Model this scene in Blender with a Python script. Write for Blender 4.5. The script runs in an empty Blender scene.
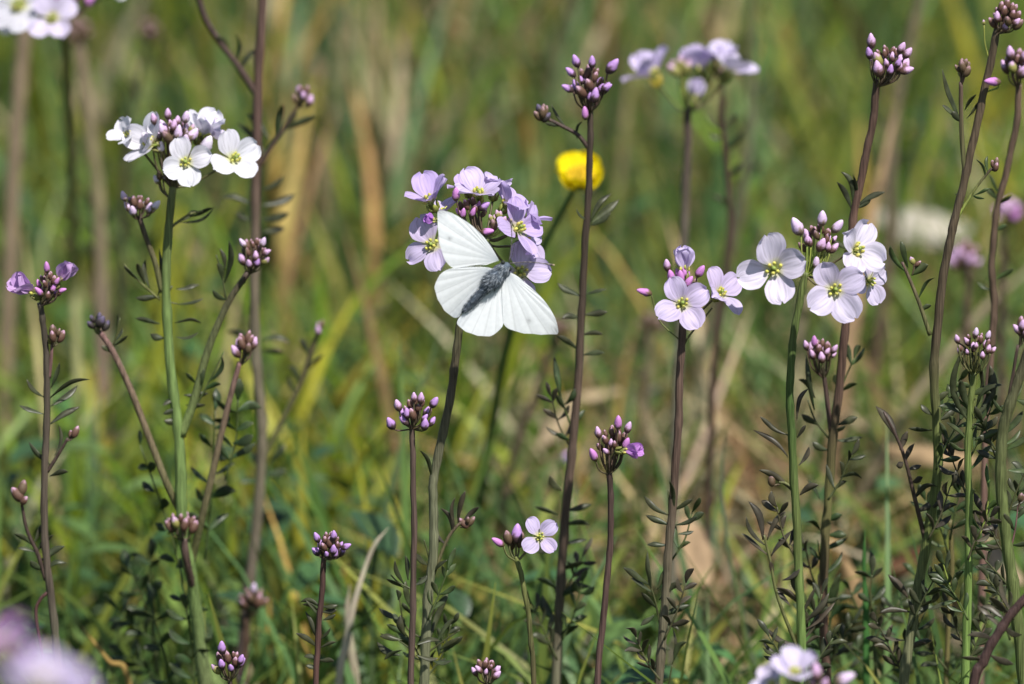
import bpy, math, random
import numpy as np
from mathutils import Vector, Matrix, Quaternion

random.seed(7)
rng = np.random.default_rng(7)
C = bpy.context.scene.collection
SC = bpy.context.scene
R = math.radians

# ------------------------------------------------------------------ camera
PITCH = R(15.0)
DIST = 1.5                       # focus distance, metres
K = 0.28 / 1024 / DIST           # tangent per pixel
CAM = Vector((0, -DIST * math.cos(PITCH), 0.20 + DIST * math.sin(PITCH)))
FWD = Vector((0, math.cos(PITCH), -math.sin(PITCH)))
UP = Vector((0, math.sin(PITCH), math.cos(PITCH)))
cam_d = bpy.data.cameras.new('camera')
cam = bpy.data.objects.new('camera', cam_d)
C.objects.link(cam)
cam.location = CAM
cam.rotation_euler = (math.pi / 2 - PITCH, 0, 0)
cam_d.sensor_width = 36
cam_d.lens = 36 / (1024 * K)
cam_d.clip_start = 0.02
cam_d.clip_end = 2000
cam_d.dof.use_dof = True
cam_d.dof.focus_distance = DIST - 0.004
cam_d.dof.aperture_fstop = cam_d.lens / 18.0
cam_d.dof.aperture_blades = 9
SC.camera = cam

# ------------------------------------------------------------------ light
SUN_EL, SUN_AZ = R(56), R(148)   # azimuth clockwise from +Y: behind the camera, to its right
world = bpy.data.worlds.new('World')
SC.world = world
world.use_nodes = True
nt = world.node_tree
sky = nt.nodes.new('ShaderNodeTexSky')
sky.sky_type = 'NISHITA'
sky.sun_disc = False
sky.sun_elevation = SUN_EL
sky.sun_rotation = SUN_AZ
nt.links.new(sky.outputs[0], nt.nodes['Background'].inputs[0])
nt.nodes['Background'].inputs[1].default_value = 0.075
sun_d = bpy.data.lights.new('sun', 'SUN')
sun_d.energy = 5.0
sun_d.angle = R(0.55)
sun_d.color = (1.0, 0.96, 0.89)
sun = bpy.data.objects.new('sun', sun_d)
C.objects.link(sun)
to_sun = Vector((math.sin(SUN_AZ) * math.cos(SUN_EL), math.cos(SUN_AZ) * math.cos(SUN_EL), math.sin(SUN_EL)))
sun.rotation_euler = to_sun.to_track_quat('Z', 'Y').to_euler()
sun.location = (1, -2, 4)
SC.view_settings.view_transform = 'Standard'
SC.view_settings.look = 'None'
SC.view_settings.exposure = 0.30
SC.view_settings.gamma = 1.0
SC.cycles.use_denoising = True
SC.cycles.max_bounces = 6
SC.cycles.transmission_bounces = 4


def at(px, py, Y):
    """world point seen at pixel (px, py) of a 1024x684 frame, on the upright plane y = Y"""
    d = FWD + Vector((1, 0, 0)) * ((px - 512) * K) + UP * ((342 - py) * K)
    return CAM + d * ((Y - CAM.y) / d.y)


def pxs(Y):
    """metres per pixel at depth Y"""
    return (Y - CAM.y) / math.cos(PITCH) * K


# ------------------------------------------------------------------ materials
def new_mat(name):
    m = bpy.data.materials.new(name)
    m.use_nodes = True
    t = m.node_tree
    for n in list(t.nodes):
        t.nodes.remove(n)
    return m, t, t.nodes.new('ShaderNodeOutputMaterial')


def N(t, kind, **kw):
    n = t.nodes.new(kind)
    for k, v in kw.items():
        setattr(n, k, v)
    return n


def plant_mat(name, rough=0.5, trans=0.0, streak=(60, 60, 60), amp=0.35, spec=0.4, bump=0.0, nscale=60.0):
    """pigment from the vertex colour, mottled by noise; optional light through thin tissue"""
    m, t, out = new_mat(name)
    a = N(t, 'ShaderNodeAttribute', attribute_name='Col')
    tc = N(t, 'ShaderNodeTexCoord')
    mp = N(t, 'ShaderNodeMapping')
    mp.inputs['Scale'].default_value = streak
    nz = N(t, 'ShaderNodeTexNoise')
    nz.inputs['Scale'].default_value = nscale
    nz.inputs['Detail'].default_value = 3
    t.links.new(tc.outputs['Object'], mp.inputs[0])
    t.links.new(mp.outputs[0], nz.inputs['Vector'])
    mr = N(t, 'ShaderNodeMapRange')
    mr.inputs['From Min'].default_value = 0.3
    mr.inputs['From Max'].default_value = 0.7
    mr.inputs['To Min'].default_value = 1 - amp
    mr.inputs['To Max'].default_value = 1 + amp
    t.links.new(nz.outputs[0], mr.inputs[0])
    mul = N(t, 'ShaderNodeVectorMath', operation='SCALE')
    t.links.new(a.outputs['Color'], mul.inputs[0])
    t.links.new(mr.outputs[0], mul.inputs['Scale'])
    p = N(t, 'ShaderNodeBsdfPrincipled')
    t.links.new(mul.outputs[0], p.inputs['Base Color'])
    p.inputs['Roughness'].default_value = rough
    p.inputs['Specular IOR Level'].default_value = spec
    if bump:
        b = N(t, 'ShaderNodeBump')
        b.inputs['Strength'].default_value = bump
        b.inputs['Distance'].default_value = 0.0003
        t.links.new(nz.outputs[0], b.inputs['Height'])
        t.links.new(b.outputs[0], p.inputs['Normal'])
    last = p.outputs[0]
    if trans:
        tr = N(t, 'ShaderNodeBsdfTranslucent')
        t.links.new(mul.outputs[0], tr.inputs[0])
        mx = N(t, 'ShaderNodeMixShader')
        mx.inputs[0].default_value = trans
        t.links.new(p.outputs[0], mx.inputs[1])
        t.links.new(tr.outputs[0], mx.inputs[2])
        last = mx.outputs[0]
    t.links.new(last, out.inputs[0])
    return m


def petal_mat(name, warm=(0.70, 0.72, 0.13), veins=0.26, trans=0.33):
    m, t, out = new_mat(name)
    a = N(t, 'ShaderNodeAttribute', attribute_name='Col')
    st = N(t, 'ShaderNodeAttribute', attribute_name='st')
    sep = N(t, 'ShaderNodeSeparateXYZ')
    t.links.new(st.outputs['Vector'], sep.inputs[0])
    # veins fan out along the petal
    mp = N(t, 'ShaderNodeMapping')
    mp.inputs['Scale'].default_value = (7.0, 0.9, 1)
    t.links.new(st.outputs['Vector'], mp.inputs[0])
    nz = N(t, 'ShaderNodeTexNoise')
    nz.inputs['Scale'].default_value = 1.6
    nz.inputs['Detail'].default_value = 2
    t.links.new(mp.outputs[0], nz.inputs['Vector'])
    mr = N(t, 'ShaderNodeMapRange')
    mr.inputs['From Min'].default_value = 0.36
    mr.inputs['From Max'].default_value = 0.56
    mr.inputs['To Min'].default_value = 1 - veins
    mr.inputs['To Max'].default_value = 1.0
    t.links.new(nz.outputs[0], mr.inputs[0])
    mul = N(t, 'ShaderNodeVectorMath', operation='SCALE')
    t.links.new(a.outputs['Color'], mul.inputs[0])
    t.links.new(mr.outputs[0], mul.inputs['Scale'])
    fr = N(t, 'ShaderNodeMapRange')
    fr.inputs['From Min'].default_value = 0.06
    fr.inputs['From Max'].default_value = 0.32
    fr.inputs['To Min'].default_value = 0.85
    fr.inputs['To Max'].default_value = 0.0
    t.links.new(sep.outputs[1], fr.inputs[0])
    mix = N(t, 'ShaderNodeMix', data_type='RGBA')
    t.links.new(fr.outputs[0], mix.inputs[0])
    t.links.new(mul.outputs[0], mix.inputs[6])
    mix.inputs[7].default_value = (*warm, 1)
    p = N(t, 'ShaderNodeBsdfPrincipled')
    t.links.new(mix.outputs[2], p.inputs['Base Color'])
    p.inputs['Roughness'].default_value = 0.55
    p.inputs['Specular IOR Level'].default_value = 0.25
    b = N(t, 'ShaderNodeBump')
    b.inputs['Strength'].default_value = 0.35
    b.inputs['Distance'].default_value = 0.0004
    t.links.new(nz.outputs[0], b.inputs['Height'])
    t.links.new(b.outputs[0], p.inputs['Normal'])
    tr = N(t, 'ShaderNodeBsdfTranslucent')
    t.links.new(mix.outputs[2], tr.inputs[0])
    mx = N(t, 'ShaderNodeMixShader')
    mx.inputs[0].default_value = trans
    t.links.new(p.outputs[0], mx.inputs[1])
    t.links.new(tr.outputs[0], mx.inputs[2])
    t.links.new(mx.outputs[0], out.inputs[0])
    return m


M_STEM = plant_mat('stem_skin', rough=0.55, streak=(22, 22, 0.7), amp=0.48, nscale=110, bump=0.9, spec=0.3)
M_LEAF = plant_mat('leaf_skin', rough=0.40, streak=(1, 1, 1), amp=0.4, nscale=350, spec=0.28, bump=0.4)
M_BUD = plant_mat('bud_skin', rough=0.5, streak=(1, 1, 1), amp=0.22, nscale=500, spec=0.35, trans=0.08, bump=0.3)
M_PETAL = petal_mat('petal_tissue')
M_YPETAL = petal_mat('yellow_petal_tissue', warm=(0.88, 0.68, 0.012), veins=0.05, trans=0.30)
M_GRASS = plant_mat('grass_blade', rough=0.5, streak=(1, 1, 0.3), amp=0.25, nscale=120, trans=0.3, spec=0.35)
M_STRAW = plant_mat('dry_grass_blade', rough=0.75, streak=(1, 1, 0.3), amp=0.3, nscale=150, trans=0.2, spec=0.15)
M_WING = plant_mat('wing_scales', rough=0.65, streak=(1, 1, 1), amp=0.04, nscale=900, trans=0.14, spec=0.2)
M_FUR = plant_mat('insect_fur', rough=0.8, streak=(1, 1, 1), amp=0.3, nscale=900, spec=0.2)


def ground_mat():
    m, t, out = new_mat('meadow_soil')
    tc = N(t, 'ShaderNodeTexCoord')
    nz = N(t, 'ShaderNodeTexNoise')
    nz.inputs['Scale'].default_value = 9
    nz.inputs['Detail'].default_value = 8
    nz.inputs['Roughness'].default_value = 0.65
    t.links.new(tc.outputs['Object'], nz.inputs['Vector'])
    cr = N(t, 'ShaderNodeValToRGB')
    e = cr.color_ramp.elements
    e[0].position, e[0].color = 0.32, (0.022, 0.030, 0.012, 1)
    e[1].position, e[1].color = 0.70, (0.11, 0.10, 0.045, 1)
    x = e.new(0.5)
    x.color = (0.05, 0.065, 0.022, 1)
    t.links.new(nz.outputs[0], cr.inputs[0])
    n2 = N(t, 'ShaderNodeTexNoise')
    n2.inputs['Scale'].default_value = 90
    n2.inputs['Detail'].default_value = 5
    t.links.new(tc.outputs['Object'], n2.inputs['Vector'])
    b = N(t, 'ShaderNodeBump')
    b.inputs['Strength'].default_value = 0.8
    b.inputs['Distance'].default_value = 0.01
    t.links.new(n2.outputs[0], b.inputs['Height'])
    p = N(t, 'ShaderNodeBsdfPrincipled')
    p.inputs['Roughness'].default_value = 0.9
    t.links.new(cr.outputs[0], p.inputs['Base Color'])
    t.links.new(b.outputs[0], p.inputs['Normal'])
    t.links.new(p.outputs[0], out.inputs[0])
    return m


M_SOIL = ground_mat()


# ------------------------------------------------------------------ mesh helpers
def np_mesh(name, V, F, col=None, st=None, mats=(), midx=None, smooth=True):
    me = bpy.data.meshes.new(name)
    V = np.asarray(V, dtype=np.float32).reshape(-1, 3)
    lens = [len(f) for f in F] if not isinstance(F, np.ndarray) else None
    if lens is None:
        nf, k = F.shape
        loops = F.reshape(-1).astype(np.int32)
        tot = np.full(nf, k, np.int32)
    else:
        nf = len(F)
        loops = np.array([i for f in F for i in f], dtype=np.int32)
        tot = np.array(lens, np.int32)
    start = np.concatenate([[0], np.cumsum(tot)[:-1]]).astype(np.int32)
    me.vertices.add(len(V))
    me.vertices.foreach_set('co', V.ravel())
    me.loops.add(len(loops))
    me.loops.foreach_set('vertex_index', loops)
    me.polygons.add(nf)
    me.polygons.foreach_set('loop_start', start)
    me.polygons.foreach_set('loop_total', tot)
    if midx is not None:
        me.polygons.foreach_set('material_index', np.asarray(midx, np.int32))
    me.polygons.foreach_set('use_smooth', np.full(nf, smooth, dtype=bool))
    for m in mats:
        me.materials.append(m)
    me.update(calc_edges=True)
    if col is not None:
        c = np.asarray(col, np.float32).reshape(-1, 3)
        c = np.concatenate([c, np.ones((len(c), 1), np.float32)], 1)
        at_ = me.attributes.new('Col', 'FLOAT_COLOR', 'POINT')
        at_.data.foreach_set('color', c.ravel())
    if st is not None:
        s = np.asarray(st, np.float32).reshape(-1, 2)
        s = np.concatenate([s, np.zeros((len(s), 1), np.float32)], 1)
        at_ = me.attributes.new('st', 'FLOAT_VECTOR', 'POINT')
        at_.data.foreach_set('vector', s.ravel())
    me.validate()
    return me


def lerp(a, b, t):
    return tuple(x + (y - x) * t for x, y in zip(a, b))


def jit(c, a=0.12):
    k = 1 + random.uniform(-a, a)
    return tuple(max(0.0, x * k * (1 + random.uniform(-a, a) * 0.4)) for x in c)


def smooth_path(P, per=6):
    """Catmull-Rom through the points (any dimension, as tuples or Vectors)"""
    P = [np.array(p, float) for p in P]
    if len(P) < 3:
        n = per * 2
        return [P[0] + (P[-1] - P[0]) * i / n for i in range(n + 1)]
    Q = [2 * P[0] - P[1]] + P + [2 * P[-1] - P[-2]]
    out = []
    for i in range(1, len(Q) - 2):
        p0, p1, p2, p3 = Q[i - 1], Q[i], Q[i + 1], Q[i + 2]
        for j in range(per):
            t = j / per
            out.append(0.5 * ((2 * p1) + (-p0 + p2) * t + (2 * p0 - 5 * p1 + 4 * p2 - p3) * t * t + (-p0 + 3 * p1 - 3 * p2 + p3) * t ** 3))
    out.append(P[-1])
    return out


class MB:
    def __init__(s):
        s.V, s.F, s.C, s.T, s.M = [], [], [], [], []

    def tube(s, pts, rad, col, n=8, flat=1.0, side=None, mat=0, fold=0.0):
        pts = [Vector(p) for p in pts]
        m = len(pts)
        b0 = len(s.V)
        prev = None
        for i, p in enumerate(pts):
            d = (pts[min(i + 1, m - 1)] - pts[max(i - 1, 0)])
            d = d.normalized() if d.length > 1e-12 else Vector((0, 0, 1))
            if prev is None:
                sd = Vector(side) if side is not None else (Vector((1, 0, 0)) if abs(d.x) < 0.8 else Vector((0, 1, 0)))
            else:
                sd = prev
            sd = sd - d * sd.dot(d)
            sd = sd.normalized() if sd.length > 1e-9 else d.orthogonal().normalized()
            prev = sd
            nm = d.cross(sd)
            r = rad[i] if not isinstance(rad, (int, float)) else rad
            c = col[i] if isinstance(col, list) else col
            for k in range(n):
                a = 2 * math.pi * k / n
                s.V.append(p + sd * (math.cos(a) * r) + nm * (math.sin(a) * r * flat + fold * r * (abs(math.cos(a)) - 0.4)))
                s.C.append(c)
                s.T.append((k / n, i / max(1, m - 1)))
        for i in range(m - 1):
            for k in range(n):
                a, b = b0 + i * n + k, b0 + i * n + (k + 1) % n
                s.F.append((a, b, b + n, a + n))
                s.M.append(mat)
        s.F.append(tuple(b0 + k for k in range(n))[::-1]); s.M.append(mat)
        s.F.append(tuple(b0 + (m - 1) * n + k for k in range(n))); s.M.append(mat)

    def ball(s, c, r, col, mat=0, seg=8, rings=5, sq=(1, 1, 1)):
        c = Vector(c)
        pts, rad = [], []
        b0 = len(s.V)
        for i in range(rings + 1):
            ph = math.pi * (0.04 + 0.92 * i / rings)
            for k in range(seg):
                a = 2 * math.pi * k / seg
                s.V.append(c + Vector((math.sin(ph) * math.cos(a) * r * sq[0], math.sin(ph) * math.sin(a) * r * sq[1], math.cos(ph) * r * sq[2])))
                s.C.append(col); s.T.append((k / seg, i / rings))
        for i in range(rings):
            for k in range(seg):
                a, b = b0 + i * seg + k, b0 + i * seg + (k + 1) % seg
                s.F.append((a, a + seg, b + seg, b)); s.M.append(mat)
        s.F.append(tuple(b0 + k for k in range(seg))); s.M.append(mat)
        s.F.append(tuple(b0 + rings * seg + k for k in range(seg))[::-1]); s.M.append(mat)

    def mesh(s, name, mats, inv=None):
        V = [inv @ v for v in s.V] if inv is not None else s.V
        return np_mesh(name, [tuple(v) for v in V], s.F, s.C, s.T, mats, s.M)


def link(name, me, parent=None, mat4=None):
    o = bpy.data.objects.new(name, me)
    C.objects.link(o)
    if parent is not None:
        o.parent = parent
    if mat4 is not None:
        o.matrix_local = mat4
    return o


def tag(o, label, cat, group=None, kind=None):
    o['label'] = label
    o['category'] = cat
    if group:
        o['group'] = group
    if kind:
        o['kind'] = kind
    return o


# ------------------------------------------------------------------ colours (base pigments, linear)
PURPLE = (0.112, 0.070, 0.058)
DPURPLE = (0.066, 0.044, 0.036)
PINKST = (0.19, 0.105, 0.10)
MAUVE = (0.165, 0.145, 0.100)
OLIVE = (0.125, 0.130, 0.050)
GREEN = (0.17, 0.225, 0.075)
DGREEN = (0.060, 0.090, 0.028)
NODE = (0.26, 0.32, 0.07)
BROWN = (0.085, 0.055, 0.045)
LEAFD = (0.040, 0.052, 0.024)
LEAFP = (0.058, 0.050, 0.034)
LEAFG = (0.048, 0.080, 0.026)
LEAFB = (0.026, 0.056, 0.018)
WHITE = (0.76, 0.75, 0.84)
SILVER = (0.72, 0.67, 0.83)
PALE = (0.69, 0.62, 0.82)
LILAC = (0.64, 0.54, 0.79)
VIOLET = (0.57, 0.45, 0.76)
MAGENTA = (0.56, 0.27, 0.68)
YELLOW = (0.90, 0.74, 0.010)


# ------------------------------------------------------------------ shared petal and bud meshes
def petal_mesh(name, col, L=1.0, W=0.8, cup=0.12, tip=-0.10, notch=0.07, ripple=0.03, mat=None, claw=0.14):
    nu, nv = 11, 13
    V, T, Cc, F = [], [], [], []
    ph = random.uniform(0, 6.28)
    skew = random.uniform(-0.06, 0.06)
    for j in range(nv):
        v = j / (nv - 1)
        e = min(1, max(0, v / 0.55))
        e = e * e * (3 - 2 * e)
        h = W / 2 * (claw + (1 - claw) * e)
        if v > 0.60:
            q = (v - 0.60) / 0.40
            h *= math.sqrt(max(0.0, 1 - (q * 0.985) ** 2.6))
        for i in range(nu):
            u = 2 * i / (nu - 1) - 1
            x = L * v - notch * L * (1 - abs(u)) ** 2 * max(0, (v - 0.75) / 0.25)
            y = u * h + skew * v * v
            z = cup * L * (abs(u) ** 1.8) * min(1, v * 1.6) * 0.6 + tip * L * v ** 2.6 + cup * 0.5 * L * math.sin(v * 2.2)
            z += ripple * L * math.sin(u * 4.3 + ph) * math.sin(v * 4 + ph * 1.7) * v
            z += 0.018 * L * math.cos(u * 9.5) * v
            V.append((x, y, z)); T.append((u * 0.5 + 0.5, v))
            Cc.append(lerp(col, tuple(min(0.95, c * 1.12) for c in col), v * (1 - abs(u) * 0.5)))
    for j in range(nv - 1):
        for i in range(nu - 1):
            a = j * nu + i
            F.append((a, a + 1, a + nu + 1, a + nu))
    return np_mesh(name, V, F, Cc, T, [mat or M_PETAL])


PETALS = {}


def petal_set(col):
    key = tuple(round(c, 3) for c in col)
    if key not in PETALS:
        PETALS[key] = [petal_mesh('petal', jit(col, 0.04), W=random.uniform(0.70, 0.90), cup=random.uniform(0.10, 0.27),
                                  tip=random.uniform(-0.22, 0.03), notch=random.uniform(0.03, 0.1), ripple=random.uniform(0.025, 0.07))
                       for _ in range(7)]
    return PETALS[key]


def bud_mesh(kind):
    """a bud along +Z, length 1, base at the origin: sepals below, folded petals above"""
    spec = {  # petal colour, sepal colour, sepal fraction, fatness
        'pink': ((0.60, 0.38, 0.62), (0.105, 0.058, 0.045), 0.56, 0.30),
        'pale': ((0.66, 0.50, 0.72), (0.15, 0.11, 0.06), 0.42, 0.31),
        'white': ((0.74, 0.66, 0.82), (0.19, 0.17, 0.07), 0.36, 0.33),
        'violet': ((0.46, 0.26, 0.60), (0.070, 0.042, 0.044), 0.54, 0.31),
        'magenta': ((0.54, 0.22, 0.55), (0.13, 0.085, 0.05), 0.40, 0.29),
        'brown': ((0.32, 0.19, 0.22), (0.095, 0.062, 0.036), 0.86, 0.31),
        'green': ((0.50, 0.32, 0.48), (0.22, 0.21, 0.06), 0.72, 0.34),
        'dark': ((0.09, 0.07, 0.13), (0.030, 0.024, 0.022), 0.75, 0.34),
        'red': ((0.50, 0.30, 0.42), (0.105, 0.055, 0.038), 0.86, 0.31),
    }[kind]
    pc, sc_, fr, fat = spec
    n, m = 12, 15
    V, T, Cc, F = [], [], [], []
    for i in range(m):
        v = i / (m - 1)
        vv = 0.015 + 0.97 * v
        base = fat * (math.sin(math.pi * min(1, vv) ** 0.86)) ** 0.62
        for k in range(n):
            a = 2 * math.pi * k / n
            sep = fr + 0.10 * math.cos(4 * a)          # four sepal points
            inside = v < sep
            r = base * ((1.08 + 0.05 * math.cos(4 * a)) if inside else (0.95 + 0.045 * math.cos(4 * a + 1.1 + v * 2)))
            V.append((r * math.cos(a), r * math.sin(a), v))
            T.append((k / n, v))
            if inside:
                c = lerp(sc_, tuple(x * 1.35 for x in sc_), v / max(0.01, fr))
                if v > sep - 0.09:
                    c = lerp(c, pc, 0.30)
            else:
                c = lerp(pc, tuple(min(0.9, x * 1.18 + 0.02) for x in pc), (v - sep) / (1 - sep + 0.01))
            Cc.append(c)
    for i in range(m - 1):
        for k in range(n):
            a, b = i * n + k, i * n + (k + 1) % n
            F.append((a, b, b + n, a + n))
    F.append(tuple(range(n))[::-1]); F.append(tuple((m - 1) * n + k for k in range(n)))
    return np_mesh('bud', V, F, Cc, T, [M_BUD])


BUDS = {k: bud_mesh(k) for k in ('pink', 'pale', 'white', 'violet', 'magenta', 'brown', 'green', 'dark', 'red')}


def frame_z(z, spin=0.0):
    q = Vector(z).normalized().to_track_quat('Z', 'Y')
    return q.to_matrix().to_4x4() @ Matrix.Rotation(spin, 4, 'Z')


def view_vec(r, u, t):
    """direction given as right, up, toward the camera"""
    return (Vector((1, 0, 0)) * r + UP * u - FWD * t).normalized()


# ------------------------------------------------------------------ a cuckooflower plant
GROUP = 'cuckooflowers growing in the meadow'


class Plant:
    def __init__(s, label, Y, stem, w, cols, name='cuckooflower', cat='wildflower', group=GROUP, root=True, bot=None):
        """stem: [(px,py[,Y])] top to bottom; w: widths in px top, bottom; cols: colours top to bottom"""
        s.Y = Y
        P = [at(p[0], p[1], p[2] if len(p) > 2 else Y) for p in stem]
        d = (P[-1] - P[-2])
        last = P[-1]
        if last.z > 0.004:                      # carry the stem on down to the soil
            k = min(2.5, last.z / max(0.01, -d.z)) if d.z < 0 else 0
            gx = last.x + d.x * k * 0.4
            gy = last.y + d.y * k * 0.4
            P.append(Vector(((last.x + gx) / 2 + d.x * 0.1, (last.y + gy) / 2, last.z * 0.5)))
            P.append(Vector((gx, gy, -0.004)))
        s.base = Vector((P[-1].x, P[-1].y, 0))
        s.root = bpy.data.objects.new(name, None)
        C.objects.link(s.root)
        s.root.location = s.base
        s.root.empty_display_size = 0.02
        tag(s.root, label, cat, group)
        s.inv = Matrix.Translation(-s.base)
        s.top = P[0]
        mb = MB()
        pts = smooth_path(P, 9)
        n = len(pts)
        wa, wb = random.uniform(0, 6.28), random.uniform(0, 6.28)
        for i in range(2, n):
            pts[i] = pts[i] + np.array([math.sin(i * .55 + wa) + .5 * math.sin(i * 1.4 + wb), math.cos(i * .5 + wb), 0]) * pxs(Y) * 0.3
        tint = (random.uniform(.88, 1.12), random.uniform(.90, 1.22), random.uniform(.88, 1.05))
        cols = [tuple(a * b for a, b in zip(c, tint)) for c in cols]
        # arc length for even taper
        L = [0.0]
        for i in range(1, n):
            L.append(L[-1] + float(np.linalg.norm(pts[i] - pts[i - 1])))
        sc = pxs(Y)
        rad, cl = [], []
        for i in range(n):
            t = min(1.0, L[i] / L[-1] * 1.1)
            rad.append((w[0] + (w[1] - w[0]) * t) * sc / 2 * 0.93 * (1 + 0.05 * math.sin(i * 1.3 + wa) + (0.09 if i % 11 == 6 else 0)))
            q = min(0.9999, L[i] / L[-1]) * (len(cols) - 1)
            cl.append(lerp(cols[int(q)], cols[int(q) + 1], q - int(q)) if len(cols) > 1 else cols[0])
        mb.tube(pts, rad, cl, n=10)
        s.stem = link('stem', mb.mesh('stem', [M_STEM], s.inv), s.root)

    def shoot(s, path, w, col, dY=0.0):
        P = [at(p[0], p[1], s.Y + dY * i / max(1, len(path) - 1) + (p[2] if len(p) > 2 else 0)) for i, p in enumerate(path)]
        mb = MB()
        pts = smooth_path(P, 6)
        sc = pxs(s.Y)
        c0 = col if isinstance(col, list) else [col, col]
        n = len(pts)
        mb.tube(pts, [(w[0] + (w[1] - w[0]) * i / (n - 1)) * sc / 2 for i in range(n)], [lerp(c0[0], c0[1], i / (n - 1)) for i in range(n)], n=8)
        link('side_shoot', mb.mesh('side_shoot', [M_STEM], s.inv), s.root)
        return P[-1]

    def leaf(s, rachis, leaflets, w=6, col=LEAFD, rw=2.4, dY=0.0, spread=0.45, rcol=None, curl=0.10):
        """rachis: px path from the stem; leaflets: (bx,by,tx,ty) px"""
        if not rachis:
            for l in leaflets:               # narrow leaves sitting singly on the stem
                s.leaf([(l[0] - .3, l[1] + .5), (l[0] + .3 * (l[2] - l[0]) / 20, l[1] + .03 * (l[3] - l[1]))], [l], w, col, rw * .6, dY, spread, rcol, curl)
            return
        sc = pxs(s.Y)
        mb = MB()
        Y0 = s.Y + dY
        if rachis:
            P = [at(p[0], p[1], Y0) for p in rachis]
            pts = smooth_path(P, 5)
            n = len(pts)
            mb.tube(pts, [rw * sc / 2 * (1 - 0.5 * i / n) for i in range(n)], rcol or jit(lerp(col, OLIVE, 0.35)), n=6)
        for l in leaflets:
            bx, by, tx, ty = l[:4]
            lw = l[4] if len(l) > 4 else w
            lw *= random.uniform(0.75, 1.15)
            b, t = at(bx, by, Y0), at(tx, ty, Y0)
            ln = (t - b).length
            t = t + Vector((0, random.uniform(-spread, spread) * ln, 0))
            d = (t - b)
            sd = d.normalized().cross(-FWD).normalized()
            cv = sd * (ln * random.uniform(-curl, curl)) + Vector((0, 0, -ln * 0.04))
            pts, rad, cl = [], [], []
            hook = (sd * random.uniform(-.5, .5) + Vector((0, random.uniform(-.6, .6), random.uniform(-.7, .1)))) * ln
            c = jit(col, 0.22)
            tipc = jit(lerp(c, LEAFP, 0.5), 0.1)
            for i in range(11):
                v = i / 10
                pts.append(b + d * v + cv * math.sin(math.pi * v) + hook * max(0, v - .55) ** 1.6)
                prof = 0.20 + 0.80 * math.sin(min(1, v / 0.62) * math.pi / 2) ** 1.3
                if v > 0.62:
                    prof *= max(0.03, 1 - ((v - 0.62) / 0.385) ** 1.9)
                rad.append(prof * lw * sc / 2)
                cl.append(lerp(c, tipc, v))
            # blade turned by a random roll about its own axis
            roll = random.uniform(-1.0, 1.0)
            sd2 = Matrix.Rotation(roll, 3, d.normalized()) @ sd
            mb.tube(pts, rad, cl, n=10, flat=0.10, side=sd2, fold=random.uniform(.2, .7) if w < 9 else random.uniform(0, .35))
        link('leaf', mb.mesh('leaf', [M_LEAF], s.inv), s.root)

    def auto(s, bx, by, tx, ty, n=3, ll=22, w=6, col=LEAFD, dY=0.0, ang=48, rw=2.4, both=True, term=True, spread=0.5):
        """a pinnate leaf from (bx,by) to (tx,ty) with n pairs of leaflets"""
        dx, dy = tx - bx, ty - by
        ln = math.hypot(dx, dy)
        dx, dy = dx / ln, dy / ln
        mx, my = (bx + tx) / 2 - dy * ln * random.uniform(-.08, .08), (by + ty) / 2 + dx * ln * random.uniform(-.08, .08) + ln * 0.03
        lf = []
        for i in range(n):
            f = 0.25 + 0.62 * (i / max(1, n - 1) if n > 1 else 0.6)
            for sgn in ((-1, 1) if both else (random.choice((-1, 1)),)):
                f2 = f + random.uniform(-.05, .05)
                x = (1 - f2) ** 2 * bx + 2 * f2 * (1 - f2) * mx + f2 * f2 * tx
                y = (1 - f2) ** 2 * by + 2 * f2 * (1 - f2) * my + f2 * f2 * ty
                a = math.radians(ang + random.uniform(-16, 16)) * sgn
                ex, ey = dx * math.cos(a) - dy * math.sin(a), dx * math.sin(a) + dy * math.cos(a)
                k = ll * random.uniform(0.75, 1.15) * (1.05 - 0.2 * i / max(1, n))
                lf.append((x, y, x + ex * k, y + ey * k))
        if term:
            k = ll * random.uniform(0.8, 1.1)
            lf.append((tx, ty, tx + dx * k, ty + dy * k, w * 1.15))
        s.leaf([(bx, by), (mx, my), (tx, ty)], lf, w, col, rw, dY, spread)

    def flower(s, px, py, size, face=(0, 0.2, 1), spin=0.0, col=PALE, open_=12, hub=None, dY=0.0, missing=(), sepal=(0.24, 0.26, 0.06), lens=None):
        """size: diameter across petals in px"""
        sc = pxs(s.Y)
        c = at(px, py, s.Y + dY)
        r = size * sc / 2
        z = view_vec(*face)
        ref = Vector((1, 0, 0)) - z * z.x
        if ref.length < 0.2:
            ref = UP - z * UP.dot(z)
        ref.normalize()
        Rm = Matrix((ref, z.cross(ref), z)).transposed().to_4x4()
        Mw = Matrix.Translation(c) @ Rm @ Matrix.Rotation(R(spin), 4, 'Z')
        inv = Mw.inverted()
        mb = MB()
        # calyx, pistil and stamens in flower space
        for k in range(4):
            a = k * math.pi / 2 + 0.3
            d = Vector((math.cos(a), math.sin(a), 0))
            mb.tube([d * (r * 0.05) + Vector((0, 0, -r * 0.30)), d * (r * 0.15) + Vector((0, 0, -r * 0.2)), d * (r * 0.17) + Vector((0, 0, -r * 0.05)), d * (r * 0.19) + Vector((0, 0, r * 0.06))],
                    [r * 0.05, r * 0.10, r * 0.09, r * 0.02], jit(sepal), n=6, flat=0.5, side=d.cross(Vector((0, 0, 1))), mat=0)
        mb.tube([(0, 0, -r * 0.1), (0, 0, r * 0.1), (0, 0, r * 0.26), (0, 0, r * 0.3)], [r * 0.055, r * 0.05, r * 0.045, r * 0.06], (0.30, 0.40, 0.09), n=8)
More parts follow.
